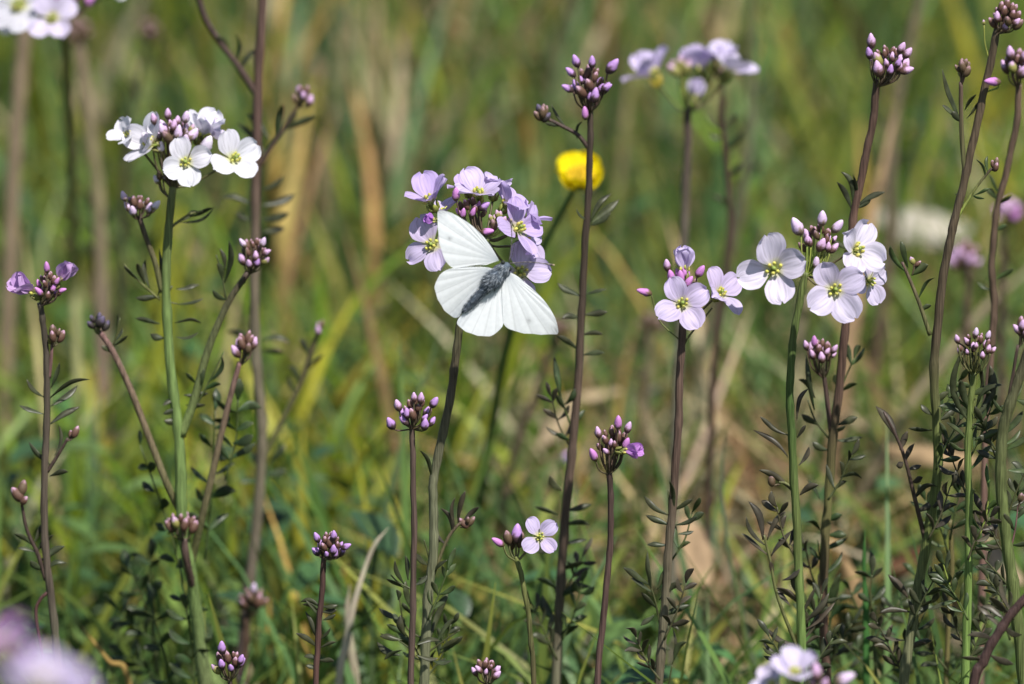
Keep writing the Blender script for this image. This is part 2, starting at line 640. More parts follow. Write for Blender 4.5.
        for k in range(6):
            a = k * math.pi / 3 + 0.2
            d = Vector((math.cos(a), math.sin(a), 0))
            h = r * (0.24 if k % 3 else 0.16)
            rr = r * (0.13 if k % 3 else 0.19)
            mb.tube([d * r * 0.05, d * rr * 0.8 + Vector((0, 0, h * 0.6)), d * rr + Vector((0, 0, h))], r * 0.014, (0.55, 0.58, 0.25), n=5)
            mb.ball(d * rr + Vector((0, 0, h + r * 0.02)), r * 0.068, jit((0.62, 0.60, 0.13)), seg=6, rings=4, sq=(0.8, 0.8, 1.3))
        if hub is not None:
            H = at(hub[0], hub[1], s.Y)
            a = inv @ H
            b = Vector((0, 0, -r * 0.28))
            mid = (a + b) / 2 + Vector((0, 0, -(a - b).length * 0.18)) + inv.to_3x3() @ Vector((0, 0, -0.05 * (a - b).length))
            pts = smooth_path([a, mid, b], 6)
            mb.tube(pts, 1.25 * sc * 0.95, jit(lerp(OLIVE, PURPLE, random.uniform(0, .5))), n=6)
        fo = link('flower', mb.mesh('flower', [M_BUD]), s.root, Matrix.Translation(-s.base) @ Mw)
        ps = petal_set(col)
        for k in range(4):
            if k in missing:
                continue
            kk = (lens[k] if lens else 1.0) * random.uniform(0.94, 1.06)
            op = open_ + random.uniform(-12, 14)
            Ml = Matrix.Rotation(k * math.pi / 2 + random.uniform(-.13, .13), 4, 'Z') @ Matrix.Rotation(R(-op), 4, 'Y') @ Matrix.Rotation(random.uniform(-.30, .30), 4, 'X') @ Matrix.Scale(r * kk, 4)
            link('petal', random.choice(ps), fo, Ml)
        return fo

    def furled(s, px, py, size, ang, col=MAGENTA, hub=None, dY=0.0, tow=0.2, gap=62):
        """a flower just opening: petals still folded into a cup, axis at ang degrees clockwise from image-up"""
        return s.flower(px - math.sin(R(ang)) * size * .5, py + math.cos(R(ang)) * size * .5, size * 1.75, face=(math.sin(R(ang)), math.cos(R(ang)), tow), spin=random.uniform(0, 90), col=col, open_=gap, hub=hub, dY=dY, sepal=(0.20, 0.20, 0.06))

    def cluster(s, hub, buds, pw=1.6, pcol=None):
        """buds: (px,py,len,ang,kind,dY): px,py = bud base"""
        sc = pxs(s.Y)
        H = at(hub[0], hub[1], s.Y)
        mb = MB()
        items = []
        for (bx, by, ln, dirv, kind, dy) in buds:
            B = at(bx, by, s.Y + dy)
            dv = Vector(dirv).normalized()
            a = (B - H)
            mid = H + a * 0.5 + Vector((a.x * 0.25, a.y * 0.25, -a.length * 0.06))
            end = B + dv * (ln * sc * 0.06)
            pts = smooth_path([H - Vector((0, 0, 1.2 * sc)), mid, end], 5)
            mb.tube(pts, pw * sc / 2, jit(pcol or lerp(PURPLE, OLIVE, random.uniform(0, .6)), 0.2), n=6)
            items.append((B, dv, ln * sc, kind))
        co = link('bud_cluster', mb.mesh('bud_cluster', [M_STEM], s.inv), s.root)
        for B, dv, l, kind in items:
            Mw = Matrix.Translation(B - s.base) @ frame_z(dv, random.uniform(0, 6.28)) @ Matrix.Diagonal((l * random.uniform(.84, 1.0), l * random.uniform(.84, 1.0), l * 1.08, 1))
            link('bud', BUDS[kind], co, Mw)

    def dome(s, px, py, w, h, n, hub, outer='pink', inner='brown', lo=7, hi=12, dY=0.0, extra=(), pw=1.6, pcol=None):
        """a rounded head of n buds centred at (px,py)"""
        buds = []
        n = int(round(n * 1.45)) if n > 3 else n
        lo, hi = lo * 1.05, hi * 1.05
        sc = pxs(s.Y)
        off = random.uniform(0, 6.28)
        for i in range(n):
            r = math.sqrt((i + 0.6) / n)
            th = i * 2.39996 + off
            x, d = r * math.cos(th) * w / 2 * 0.75, r * math.sin(th) * w / 2 * 0.75
            z = h * 0.5 * (1.0 - 1.75 * r * r) * 0.72
            if math.sin(th) < 0:             # buds on the near side sit lower in view
                z -= h * 0.10 * r
            ln = (lo + (hi - lo) * r ** 1.3) * random.uniform(0.72, 1.28)
            dirv = Vector((x * 0.9, d * 0.55 + w * 0.06, (0.75 + 0.5 * (1 - r)) * w * 0.5))
            dirv = dirv.normalized() + Vector((random.uniform(-.3, .3), random.uniform(-.3, .3), random.uniform(-.2, .2)))
            dirv.normalize()
            k = inner if r < random.uniform(0.5, 0.8) else (outer if random.random() < 0.74 else random.choice((inner, 'green', 'brown')))
            bx = px + x - dirv.x * ln * 0.5
            by = py - z + dirv.z * ln * 0.5
            buds.append((bx, by, ln, dirv, k, dY + d * sc))
        for e in extra:                      # (px,py centre,len,ang,kind)
            a = R(e[3])
            dirv = Vector((math.sin(a), -0.25, math.cos(a)))
            buds.append((e[0] - math.sin(a) * e[2] * .5, e[1] + math.cos(a) * e[2] * .5, e[2], dirv, e[4], dY - w * sc * 0.25))
        s.cluster(hub, buds, pw, pcol)


# ------------------------------------------------------------------ ground
def build_ground():
    xs = np.unique(np.concatenate([np.linspace(-2, 2, 81), [-200, -80, -30, -12, -5, -3, 3, 5, 12, 30, 80, 200]]))
    ys = np.unique(np.concatenate([np.linspace(-2, 5, 141), [-200, -60, -20, -6, -3, 6, 8, 12, 20, 40, 90, 250]]))
    X, Y = np.meshgrid(xs, ys)
    Z = 0.006 * np.sin(X * 9 + 1.3 * np.sin(Y * 7)) * np.cos(Y * 8 + 0.7) + 0.004 * np.sin(X * 31 + Y * 17) - 0.008
    nx, ny = len(xs), len(ys)
    V = np.stack([X, Y, Z], -1).reshape(-1, 3)
    I = np.arange(nx * ny).reshape(ny, nx)
    F = np.stack([I[:-1, :-1], I[:-1, 1:], I[1:, 1:], I[1:, :-1]], -1).reshape(-1, 4)
    o = link('ground', np_mesh('ground', V, F, mats=[M_SOIL]))
    o['kind'] = 'structure'
    o['label'] = 'dark mossy meadow soil beneath the grass'


build_ground()


def blades(name, n, xr, yr, h, w, cols, wts, lean=(0.1, 0.6), bend=(0.0, 0.5), mat=None, levels=5, dens=None, zbase=0.0, flatdir=None, hf=None):
    """n grass blades as one sheet of narrow strips; cols: pigment choices"""
    x = rng.uniform(xr[0], xr[1], n); y = rng.uniform(yr[0], yr[1], n)
    if dens is not None:
        keep = rng.uniform(0, 1, n) < dens(x, y)
        x, y = x[keep], y[keep]
        n = len(x)
    H = rng.uniform(h[0], h[1], n) * rng.uniform(0.6, 1.0, n)
    if hf is not None:
        H *= hf(x, y)
    Wd = rng.uniform(w[0], w[1], n)
    ph = rng.uniform(0, 2 * np.pi, n)
    le = rng.uniform(lean[0], lean[1], n); be = rng.uniform(bend[0], bend[1], n)
    tw = rng.uniform(0, 2 * np.pi, n)
    t = np.linspace(0, 1, levels)
    horiz = le[:, None] * t + be[:, None] * t ** 2.2
    vert = np.sqrt(np.maximum(0.04, 1 - (le[:, None] * 0.8) ** 2 * 0.9)) * t - 0.55 * be[:, None] * t ** 2.6
    cx = x[:, None] + H[:, None] * horiz * np.cos(ph)[:, None]
    cy = y[:, None] + H[:, None] * horiz * np.sin(ph)[:, None]
    cz = zbase + H[:, None] * vert
    wp = np.array([0.75, 1.0, 0.9, 0.62, 0.06]) if levels == 5 else np.interp(t, [0, .3, .7, 1], [.75, 1, .75, .06])
    hw = 0.5 * Wd[:, None] * wp[None, :]
    a = tw[:, None] + 0.8 * t[None, :]
    dx, dy = np.cos(a) * hw, np.sin(a) * hw
    Lf = np.stack([cx - dx, cy - dy, cz], -1)
    Rt = np.stack([cx + dx, cy + dy, cz], -1)
    V = np.stack([Lf, Rt], 2).reshape(-1, 3)
    base = (np.arange(n) * levels * 2)[:, None] + (np.arange(levels - 1) * 2)[None, :]
    F = np.stack([base, base + 1, base + 3, base + 2], -1).reshape(-1, 4)
    cols = np.array(cols); wts = np.array(wts) / np.sum(wts)
    ci = cols[rng.choice(len(cols), n, p=wts)] * rng.uniform(0.7, 1.3, (n, 1)) * rng.uniform(0.92, 1.08, (n, 3))
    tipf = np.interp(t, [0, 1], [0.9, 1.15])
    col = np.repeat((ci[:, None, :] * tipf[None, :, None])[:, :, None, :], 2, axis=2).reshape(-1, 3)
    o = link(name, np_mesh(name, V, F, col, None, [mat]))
    return o


def bump_field(spots):
    """patches of the meadow, given by (px,py,rx,ry,amount) of where they grow in the meadow as seen from the camera"""
    pts = []
    for px, py, rx, ry, a in spots:
        d = FWD + Vector((1, 0, 0)) * ((px - 512) * K) + UP * ((342 - py) * K)
        t = (CAM.z - 0.05) / -d.z
        P = CAM + d * t
        sx = rx * K * t
        sy = ry * K * t / math.sin(PITCH)
        pts.append((P.x, P.y, sx, sy, a))

    def f(x, y):
        v = np.zeros_like(x)
        for X, Y, sx, sy, a in pts:
            v += a * np.exp(-((x - X) / sx) ** 2 - ((y - Y) / sy) ** 2)
        return v
    return f


tan_f = bump_field([(400, 60, 150, 90, 1.1), (330, 180, 90, 90, 1.0), (240, 60, 60, 80, .5), (640, 90, 90, 120, .6), (790, 110, 80, 80, .8), (725, 460, 90, 110, 1.3),
                    (930, 440, 110, 80, .9), (900, 220, 110, 40, .8), (30, 180, 60, 140, .55), (560, 420, 70, 60, .6), (490, 260, 60, 60, .3)])
lush_f = bump_field([(280, 440, 150, 110, 1.0), (110, 440, 80, 120, .6), (330, 560, 140, 70, .5), (180, 60, 100, 90, .6), (970, 120, 120, 120, .6)])
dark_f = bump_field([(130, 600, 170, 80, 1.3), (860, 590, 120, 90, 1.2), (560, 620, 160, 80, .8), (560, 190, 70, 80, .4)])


def noise2(x, y, s, ph=0.0):
    return 0.5 + 0.25 * (np.sin(x * s + 1.7 * np.sin(y * s * .8 + ph)) + np.sin(y * s * 1.13 + 1.9 * np.sin(x * s * .7 - ph) + ph))


GREENS = [(0.146, 0.219, 0.045), (0.112, 0.189, 0.046), (0.211, 0.241, 0.047), (0.084, 0.155, 0.048), (0.258, 0.258, 0.056)]
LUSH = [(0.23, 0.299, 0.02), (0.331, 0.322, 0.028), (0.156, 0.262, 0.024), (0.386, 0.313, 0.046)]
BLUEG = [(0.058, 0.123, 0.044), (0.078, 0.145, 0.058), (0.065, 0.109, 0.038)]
STRAW = [(0.42, 0.33, 0.18), (0.55, 0.46, 0.3), (0.33, 0.23, 0.12), (0.47, 0.31, 0.09), (0.4, 0.35, 0.23)]
BROWNS = [(0.24, 0.15, 0.075), (0.29, 0.21, 0.12), (0.16, 0.11, 0.065)]

NEAR_X, NEAR_Y = (-0.75, 0.75), (-0.35, 2.4)
g = blades('grass', 62000, NEAR_X, NEAR_Y, (0.035, 0.125), (0.0016, 0.0042), GREENS, [3, 3, 2, 3, 1], mat=M_GRASS,
           dens=lambda x, y: np.clip(1.0 - 0.85 * tan_f(x, y) - 0.5 * dark_f(x, y), 0.12, 1), hf=lambda x, y: 0.65 + 0.7 * noise2(x, y, 11))
tag(g, 'short green meadow grass growing between the wildflowers', 'grass', kind='stuff')
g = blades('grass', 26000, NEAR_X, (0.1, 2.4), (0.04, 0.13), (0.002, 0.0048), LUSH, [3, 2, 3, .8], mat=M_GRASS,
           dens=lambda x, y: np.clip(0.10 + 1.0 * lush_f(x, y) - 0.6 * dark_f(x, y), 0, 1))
tag(g, 'bright yellow-green grass in lush patches of the meadow', 'grass', kind='stuff')
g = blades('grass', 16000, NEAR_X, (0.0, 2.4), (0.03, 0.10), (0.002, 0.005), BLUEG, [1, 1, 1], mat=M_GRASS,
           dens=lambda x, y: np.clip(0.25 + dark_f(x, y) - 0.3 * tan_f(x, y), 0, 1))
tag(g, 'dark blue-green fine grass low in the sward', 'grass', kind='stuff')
g = blades('dry_grass', 42000, NEAR_X, (0.05, 2.4), (0.03, 0.13), (0.0012, 0.0034), STRAW + BROWNS, [3, 2, 3, 1.5, 2, 1.5, 1, 1], lean=(0.2, 0.95), bend=(0, 0.7), mat=M_STRAW,
           dens=lambda x, y: np.clip(0.05 + 0.85 * tan_f(x, y) - 0.2 * dark_f(x, y) + 0.2 * (noise2(x, y, 6, 1.0) - 0.5), 0.02, 1))
tag(g, 'pale dry grass blades mixed through the green meadow', 'dry grass', kind='stuff')
g = blades('straw_litter', 26000, NEAR_X, (-0.3, 2.4), (0.02, 0.07), (0.0012, 0.004), STRAW + BROWNS, [2, 1, 3, 1, 2, 3, 2, 2], lean=(0.9, 1.1), bend=(0, 0.1), mat=M_STRAW,
           dens=lambda x, y: np.clip(0.22 + 0.8 * tan_f(x, y) - 0.2 * dark_f(x, y), 0, 1), zbase=0.004)
tag(g, 'flattened dead straw lying on the soil under the grass', 'straw', kind='stuff')
g = blades('tall_grass', 5200, NEAR_X, (0.7, 2.4), (0.08, 0.22), (0.003, 0.0065), GREENS + BLUEG + LUSH[:3], [2.5, 3, 2, 3, .8, 3, 2.5, 2, .9, .6, .9], lean=(0.0, 0.4), bend=(0, 0.4), mat=M_GRASS, dens=lambda x, y: np.clip(1.0 - 0.45 * tan_f(x, y), 0.1, 1))
tag(g, 'taller broad-bladed green grass standing in the distance', 'grass', kind='stuff')
g = blades('tall_dry_grass', 3600, NEAR_X, (0.4, 2.4), (0.08, 0.20), (0.003, 0.0065), STRAW + BROWNS, [1.6, 1, 1.6, 1.6, 1, 1.4, 1.2, 1.2], lean=(0.0, 0.4), bend=(0, 0.4), mat=M_STRAW, dens=lambda x, y: np.clip(0.06 + 0.85 * tan_f(x, y), 0.02, 1))
tag(g, 'taller tan and ochre dry grass standing in distant patches', 'dry grass', kind='stuff')
tag(g, 'taller broad-bladed green and tan grass standing in the distance', 'grass', kind='stuff')
g = blades('tall_grass', 2600, NEAR_X, (0.35, 1.2), (0.08, 0.17), (0.0025, 0.006), LUSH + STRAW[:1], [3, 3, 2, 1.5, 1], lean=(0.0, 0.6), bend=(0, 0.4), mat=M_GRASS, dens=lambda x, y: np.clip(1.2 * lush_f(x, y), 0, 1))
tag(g, 'yellowish tall grass blades in the lush patch of the middle distance', 'grass', kind='stuff')
# the meadow beyond and beside, coarser
def far_d(x, y):
    inside = (x > NEAR_X[0]) & (x < NEAR_X[1]) & (y > NEAR_Y[0]) & (y < NEAR_Y[1])
    return np.where(inside, 0, 1.0)
g = blades('grass', 60000, (-3.5, 3.5), (-2.2, 7), (0.04, 0.14), (0.003, 0.008), GREENS + STRAW[:3] + LUSH[:2], [3, 3, 2, 3, 1, 1.2, .7, 1.2, 1, 1], mat=M_GRASS, dens=far_d)
tag(g, 'rough green and straw coloured grass of the meadow beyond', 'grass', kind='stuff')


def cover():
    """low broad-leaved ground cover"""
    n = 5600
    V, F, Cc = [], [], []
    b = 0
    x = rng.uniform(-0.6, 0.6, n); y = rng.uniform(-0.1, 1.6, n)
    d = np.clip(0.10 + dark_f(x, y) + 0.25 * lush_f(x, y) - 0.6 * tan_f(x, y), 0, 1)
    for i in range(n):
        if rng.uniform() > d[i]:
            continue
        L = rng.uniform(0.008, 0.022); W = L * rng.uniform(0.45, 0.75)
        z0 = rng.uniform(0.01, 0.085)
        M = Matrix.Translation((x[i], y[i], z0)) @ Matrix.Rotation(rng.uniform(0, 6.28), 4, 'Z') @ Matrix.Rotation(rng.uniform(-0.9, 0.3), 4, 'Y')
        c = jit(random.choice([(0.045, 0.10, 0.035), (0.06, 0.13, 0.045), (0.035, 0.075, 0.03), (0.08, 0.13, 0.035)]), 0.2)
        rows = 6
        for j in range(rows):
            v = j / (rows - 1)
            hw = W / 2 * math.sin(math.pi * (0.06 + 0.92 * v)) ** 0.8
            for u in (-1, 0, 1):
                V.append(tuple(M @ Vector((v * L, u * hw, abs(u) * hw * 0.35 - v * v * L * 0.25))))
                Cc.append(c)
        for j in range(rows - 1):
            for k in range(2):
                a = b + j * 3 + k
                F.append((a, a + 1, a + 4, a + 3))
        b += rows * 3
    o = link('ground_cover', np_mesh('ground_cover', V, F, Cc, None, [M_LEAF]))
    tag(o, 'low dark green broad-leaved herbs covering the ground between grasses', 'ground cover', kind='stuff')


cover()


# ------------------------------------------------------------------ single dead leaves and straws one can point to
def dry_leaf(px, py, Y, L, W, ang, col, label, curl=0.35, tilt=0.5, group='dead leaves lying in the grass'):
    c = at(px, py, Y)
    sc = pxs(Y)
    L, W = L * sc, W * sc
    nv, nu = 13, 9
    V, F, Cc, T = [], [], [], []
    ph = random.uniform(0, 6)
    for j in range(nv):
        v = j / (nv - 1)
        hw = W / 2 * math.sin(math.pi * (0.04 + 0.93 * v)) ** 0.7 * (1 + 0.08 * math.sin(v * 17 + ph))
        for i in range(nu):
            u = 2 * i / (nu - 1) - 1
            V.append(((v - 0.5) * L, u * hw, -curl * W * u * u * .5 + curl * L * 0.25 * math.sin(v * 3 + ph) + 0.03 * W * math.sin(u * 5 + v * 9)))
            k = 1.15 if abs(u) < 0.1 else 1 - 0.2 * (math.sin(v * 23) > 0.8)
            Cc.append(tuple(x * k for x in col)); T.append((u, v))
    for j in range(nv - 1):
        for i in range(nu - 1):
            a = j * nu + i
            F.append((a, a + 1, a + nu + 1, a + nu))
    o = link('dry_leaf', np_mesh('dry_leaf', V, F, Cc, T, [M_STRAW]))
    mod = o.modifiers.new('thickness', 'SOLIDIFY')
    mod.thickness = 0.0004
    # long axis at ang (clockwise from image right), blade leaning back from the viewer by tilt
    ax = (Vector((1, 0, 0)) * math.cos(R(ang)) - UP * math.sin(R(ang))).normalized()
    nrm = view_vec(0, math.sin(tilt), math.cos(tilt))
    nrm = (nrm - ax * nrm.dot(ax)).normalized()
    M = Matrix((ax, nrm.cross(ax), nrm)).transposed().to_4x4()
    o.matrix_world = Matrix.Translation(c) @ M
    tag(o, label, 'dead leaf', group)


TANL = (0.40, 0.28, 0.17)
dry_leaf(690, 552, 0.24, 80, 52, 62, TANL, 'large tan dead leaf propped up in the grass behind the two-flowered lilac cuckooflower', 0.3, 0.5)
dry_leaf(925, 220, 0.70, 92, 60, 8, (0.50, 0.46, 0.38), 'pale bleached dead leaf lying far back behind the tall budding stems', 0.2, 0.9)
dry_leaf(935, 455, 0.32, 96, 26, 18, (0.36, 0.25, 0.14), 'long arched tan dead leaf behind the tall olive stem', 0.5, 0.7)
dry_leaf(905, 560, 0.22, 40, 22, -30, (0.13, 0.065, 0.035), 'small dark brown dead leaf low among the green stems', 0.5, 0.5)
dry_leaf(590, 395, 0.46, 62, 14, -4, (0.46, 0.36, 0.22), 'narrow pale straw piece lying flat behind the bare dark stem', 0.2, 0.9)
dry_leaf(556, 425, 0.42, 58, 17, -52, (0.44, 0.34, 0.22), 'tilted cream dead leaf strip behind the dark stem', 0.2, 0.6)
dry_leaf(855, 590, 0.18, 60, 16, 70, (0.33, 0.22, 0.11), 'curled brown dead leaf upright beside fresh green grass blade', 0.5, 0.4)
dry_leaf(1000, 560, 0.24, 66, 26, 50, (0.42, 0.31, 0.21), 'cream dead leaf tucked behind the thick olive stem', 0.4, 0.5)


def straw(px_pts, Y, w, col, label, name='straw', cat='straw', mat=None, group='loose straws in the grass', flat=0.25):
    P = [at(p[0], p[1], p[2] if len(p) > 2 else Y) for p in px_pts]
    sc = pxs(P[0].y)
    if P[0].z > 0.006:
        P.insert(0, Vector((P[0].x - (P[1].x - P[0].x) * 0.2, P[0].y, 0)))
    mb = MB()
    pts = smooth_path(P, 7)
    n = len(pts)
    rad = []
    for i in range(n):
        v = i / (n - 1)
        rad.append(w * sc / 2 * (0.55 + 0.45 * math.sin(math.pi * min(1, v * 1.15 + .15))) * (1 if v < .85 else max(0.1, (1 - v) / .15)))
    mb.tube(pts, rad, [jit(col, 0.08) for _ in range(n)], n=8, flat=flat)
    base = Vector((P[0].x, P[0].y, P[0].z))
    o = link(name, mb.mesh(name, [mat or M_STRAW], Matrix.Translation(-base)))
    o.location = base
    tag(o, label, cat, group)


straw([(338, 700), (347, 640), (355, 600), (372, 550), (388, 528)], 0.10, 8, (0.60, 0.53, 0.40), 'bent cream straw with ragged tip beside the dark budding stem')
straw([(356, 700), (352, 655), (347, 615), (350, 585)], 0.12, 9, (0.46, 0.40, 0.29), 'short broken cream straw crossing behind the bent one')
straw([(372, 700), (371, 640), (368, 575), (366, 530)], 0.14, 5, (0.10, 0.15, 0.06), 'thin upright green grass stalk beside the cream straws', 'grass_stalk', 'grass blade', M_GRASS, None)
straw([(130, 690), (108, 660), (80, 625)], 0.10, 6, (0.45, 0.30, 0.10), 'slanting ochre straw in front of dark low leaves')
straw([(866, 700), (866, 620), (864, 570), (865, 530)], 0.05, 7, (0.07, 0.19, 0.05), 'fresh bright green grass blade standing upright alone in the dark gap', 'grass_stalk', 'grass blade', M_GRASS, None)
straw([(760, 700), (730, 560), (722, 480), (727, 425)], 0.16, 5, (0.13, 0.17, 0.10), 'thin grey-green grass stalk in front of the tan dead leaf', 'grass_stalk', 'grass blade', M_GRASS, None)
straw([(265, 700), (268, 640), (270, 590)], 0.2, 7, (0.45, 0.27, 0.06), 'short upright orange-brown dry blade between stems')
straw([(255, 690), (232, 640), (214, 590), (205, 560)], 0.22, 8, (0.42, 0.36, 0.22), 'slanting pale straw behind the dark broad leaflets')
straw([(520, 700), (523, 670), (526, 648)], 0.12, 7, (0.44, 0.40, 0.34), 'short whitish straw stub beside the small single-flowered stem')
straw([(276, 165, .74), (270, 100, .77), (272, 60, .79), (284, 0, .82), (286, -30, .84)], .8, 14, (0.42, 0.30, 0.08), 'broad ochre dry blade standing far behind the leafy purple stem')
straw([(284, 235, .66), (298, 160, .70), (310, 90, .74)], .7, 15, (0.44, 0.33, 0.11), 'broad yellow-tan dry blade far back beside tiny bud cluster')
straw([(374, 240, .68), (368, 160, .72), (352, 80, .76)], .7, 13, (0.42, 0.25, 0.10), 'broad orange-brown dry blade far back above the butterfly')
straw([(397, 190, .76), (398, 110, .8), (402, 30, .84)], .8, 13, (0.42, 0.34, 0.22), 'broad pale tan dry blade far back above the butterfly')
straw([(322, 170, .78), (345, 60, .84), (352, -20, .88)], .8, 13, (0.20, 0.17, 0.09), 'dull brown dry blade far back near ochre blades')
straw([(800, 330, .5), (812, 300, .5), (850, 250, .55)], 0.5, 12, (0.40, 0.34, 0.22), 'pale dry blade hidden behind the white open flowers')

# ------------------------------------------------------------------ the plants
# the purple budding plant at the picture's left edge
p = Plant('purple stemmed cuckooflower with two half-open violet flowers flanking its bud head', 0.02,
          [(40, 303), (44, 330), (47, 380), (46, 440), (44, 520), (50, 590), (58, 665)], (6.5, 11), [DPURPLE, PURPLE, PURPLE, MAUVE, OLIVE, MAUVE])
p.dome(48, 285, 34, 34, 11, (40, 305), 'magenta', 'red', 6, 10, extra=[(47, 267, 12, -2, 'magenta'), (62, 290, 9, 70, 'magenta'), (57, 281, 9, 30, 'magenta')])
p.furled(22, 282, 34, -50, (0.58, 0.38, 0.68), (40, 303), tow=0.5, gap=66)
p.furled(67, 271, 30, 40, (0.58, 0.38, 0.68), (40, 303), tow=0.35, gap=74)
p.shoot([(49, 378), (51, 360), (52, 345)], (4, 3), PINKST)
p.dome(55, 335, 20, 18, 4, (52, 346), 'red', 'brown', 8, 11)
p.leaf(None, [(44, 397, 26, 379), (44, 414, 18, 405), (50, 398, 90, 369), (51, 406, 78, 391), (50, 424, 79, 409), (51, 388, 61, 362)], 6.5, LEAFD)
p.shoot([(47, 472), (58, 455), (68, 438)], (4, 3), DPURPLE)
p.dome(73, 434, 12, 12, 2, (67, 440), 'red', 'red', 9, 10)
p.leaf(None, [(52, 466, 24, 443), (55, 455, 61, 428), (50, 476, 68, 467)], 6, LEAFD)
p.shoot([(46, 580), (38, 555), (27, 530), (22, 506)], (5, 3), DPURPLE)
p.dome(21, 494, 12, 22, 3, (22, 507), 'red', 'brown', 12, 13)
p.leaf(None, [(33, 546, 14, 532), (36, 552, 18, 546), (34, 543, 41, 527), (37, 552, 53, 535), (40, 562, 64, 546), (43, 570, 66, 557), (43, 570, 30, 560)], 7, LEAFD)
p.shoot([(48, 592), (40, 600), (36, 615), (43, 660)], (4, 3), (0.10, 0.05, 0.045))

# green stemmed white plant
p = Plant('stout green cuckooflower with white open flowers around pale pink buds', 0.05,
          [(173, 186), (167, 250), (167, 320), (173, 390), (180, 450), (182, 520, .05), (193, 590, .055), (205, 690, .06)], (8.5, 17), [OLIVE, GREEN, GREEN, GREEN, (.18, .19, .09), (.2, .19, .12), (.2, .19, .13)])
hub = (172, 188)
p.dome(176, 130, 56, 26, 15, hub, 'pale', 'pink', 8, 14, extra=[(148, 139, 16, -35, 'white'), (161, 147, 12, 5, 'white'), (154, 119, 12, -10, 'pink'), (168, 114, 12, 0, 'pink'), (186, 117, 13, 12, 'pale'), (162, 129, 12, -15, 'pale'), (207, 144, 19, 25, 'white')])
p.flower(186, 163, 56, (-.05, .15, 1), 20, WHITE, 12, hub, -.008)
p.flower(232, 160, 60, (.62, .40, .75), 40, WHITE, 20, hub, -.002)
p.furled(137, 137, 38, -66, WHITE, hub, -.004, .6, 36)
p.flower(130, 137, 44, (-.65, .6, .5), 10, WHITE, 34, hub, -.002)
p.furled(204, 120, 36, 12, WHITE, hub, .006, .45, 40)
p.furled(220, 130, 28, 50, PALE, hub, .004, .2, 38)
p.dome(161, 178, 14, 12, 3, (168, 196), 'white', 'brown', 8, 10)
p.shoot([(162, 292), (155, 262), (146, 238), (139, 216)], (6, 5), [OLIVE, BROWN])
p.dome(139, 205, 38, 18, 8, (139, 218), 'pale', 'red', 8, 12, extra=[(124, 196, 11, -15, 'pale'), (156, 205, 12, 40, 'white')])
p.shoot([(170, 228), (188, 215), (203, 211)], (3, 2), OLIVE)
p.leaf(None, [(180, 222, 216, 210), (180, 221, 196, 207), (190, 217, 212, 203)], 5, LEAFD, dY=.01)
p.leaf([(160, 300), (140, 282), (124, 264)], [(138, 280, 124, 266), (145, 284, 136, 259), (150, 288, 142, 260), (158, 296, 160, 250)], 6.5, LEAFD, rcol=OLIVE)
p.leaf([(172, 286), (166, 300), (178, 304)], [(176, 289, 199, 281), (178, 304, 204, 297), (160, 297, 136, 300), (174, 323, 201, 318), (160, 324, 134, 318), (176, 337, 199, 332), (164, 338, 150, 336)], 6.5, LEAFD, spread=.25)
p.leaf(None, [(179, 398, 163, 402), (181, 408, 163, 411), (180, 418, 164, 420), (184, 395, 208, 392), (186, 405, 206, 404)], 6.5, LEAFD)
p.shoot([(181, 436), (194, 400), (208, 350), (227, 305), (248, 272)], (9, 6), [GREEN, DPURPLE])
p.dome(254, 252, 36, 32, 11, (249, 273), 'pink', 'red', 7, 11, extra=[(243, 243, 11, -30, 'pale'), (263, 242, 11, 20, 'pale'), (257, 262, 11, 10, 'violet'), (266, 252, 10, 60, 'pink')])
p.leaf([(226, 300), (222, 275), (216, 255)], [(222, 280, 218, 258), (224, 284, 232, 234), (225, 270, 221, 248), (238, 288, 246, 276), (228, 300, 212, 290)], 6.5, LEAFD)
p.leaf([(188, 420), (206, 388), (224, 352)], [(200, 395, 206, 362), (208, 382, 226, 352), (204, 390, 222, 380), (196, 384, 185, 372)], 7, LEAFB)
p.shoot([(182, 516, .003), (167, 484), (150, 440), (130, 388), (112, 350), (100, 332)], (8, 6), [OLIVE, PINKST, PINKST, DPURPLE][:2])
p.dome(97, 322, 24, 14, 4, (101, 334), 'dark', 'dark', 10, 12, pcol=OLIVE)
p.leaf([(112, 350), (116, 335), (120, 318)], [(114, 342, 124, 328), (113, 346, 128, 334), (117, 330, 119, 312), (110, 352, 102, 345)], 5, LEAFD)
p.shoot([(190, 568, .005), (205, 505), (220, 440), (232, 390), (240, 362)], (8, 5), [OLIVE, PINKST])
p.dome(246, 344, 28, 22, 7, (241, 364), 'pink', 'red', 8, 12)
p.shoot([(196, 600, .007), (187, 562), (184, 538)], (8, 7), BROWN)
p.dome(181, 522, 36, 16, 9, (184, 540), 'red', 'red', 8, 11)
p.auto(192, 640, 140, 445, 5, 16, 10, LEAFB, .012)
for (a, b, c, d, n) in ((170, 700, 152, 610, 3), (192, 700, 186, 610, 4), (205, 560, 215, 410, 5), (225, 480, 238, 400, 4)):
    p.auto(a, b, c, d, n, 26, 10, LEAFB, random.uniform(.005, .03), ang=54)

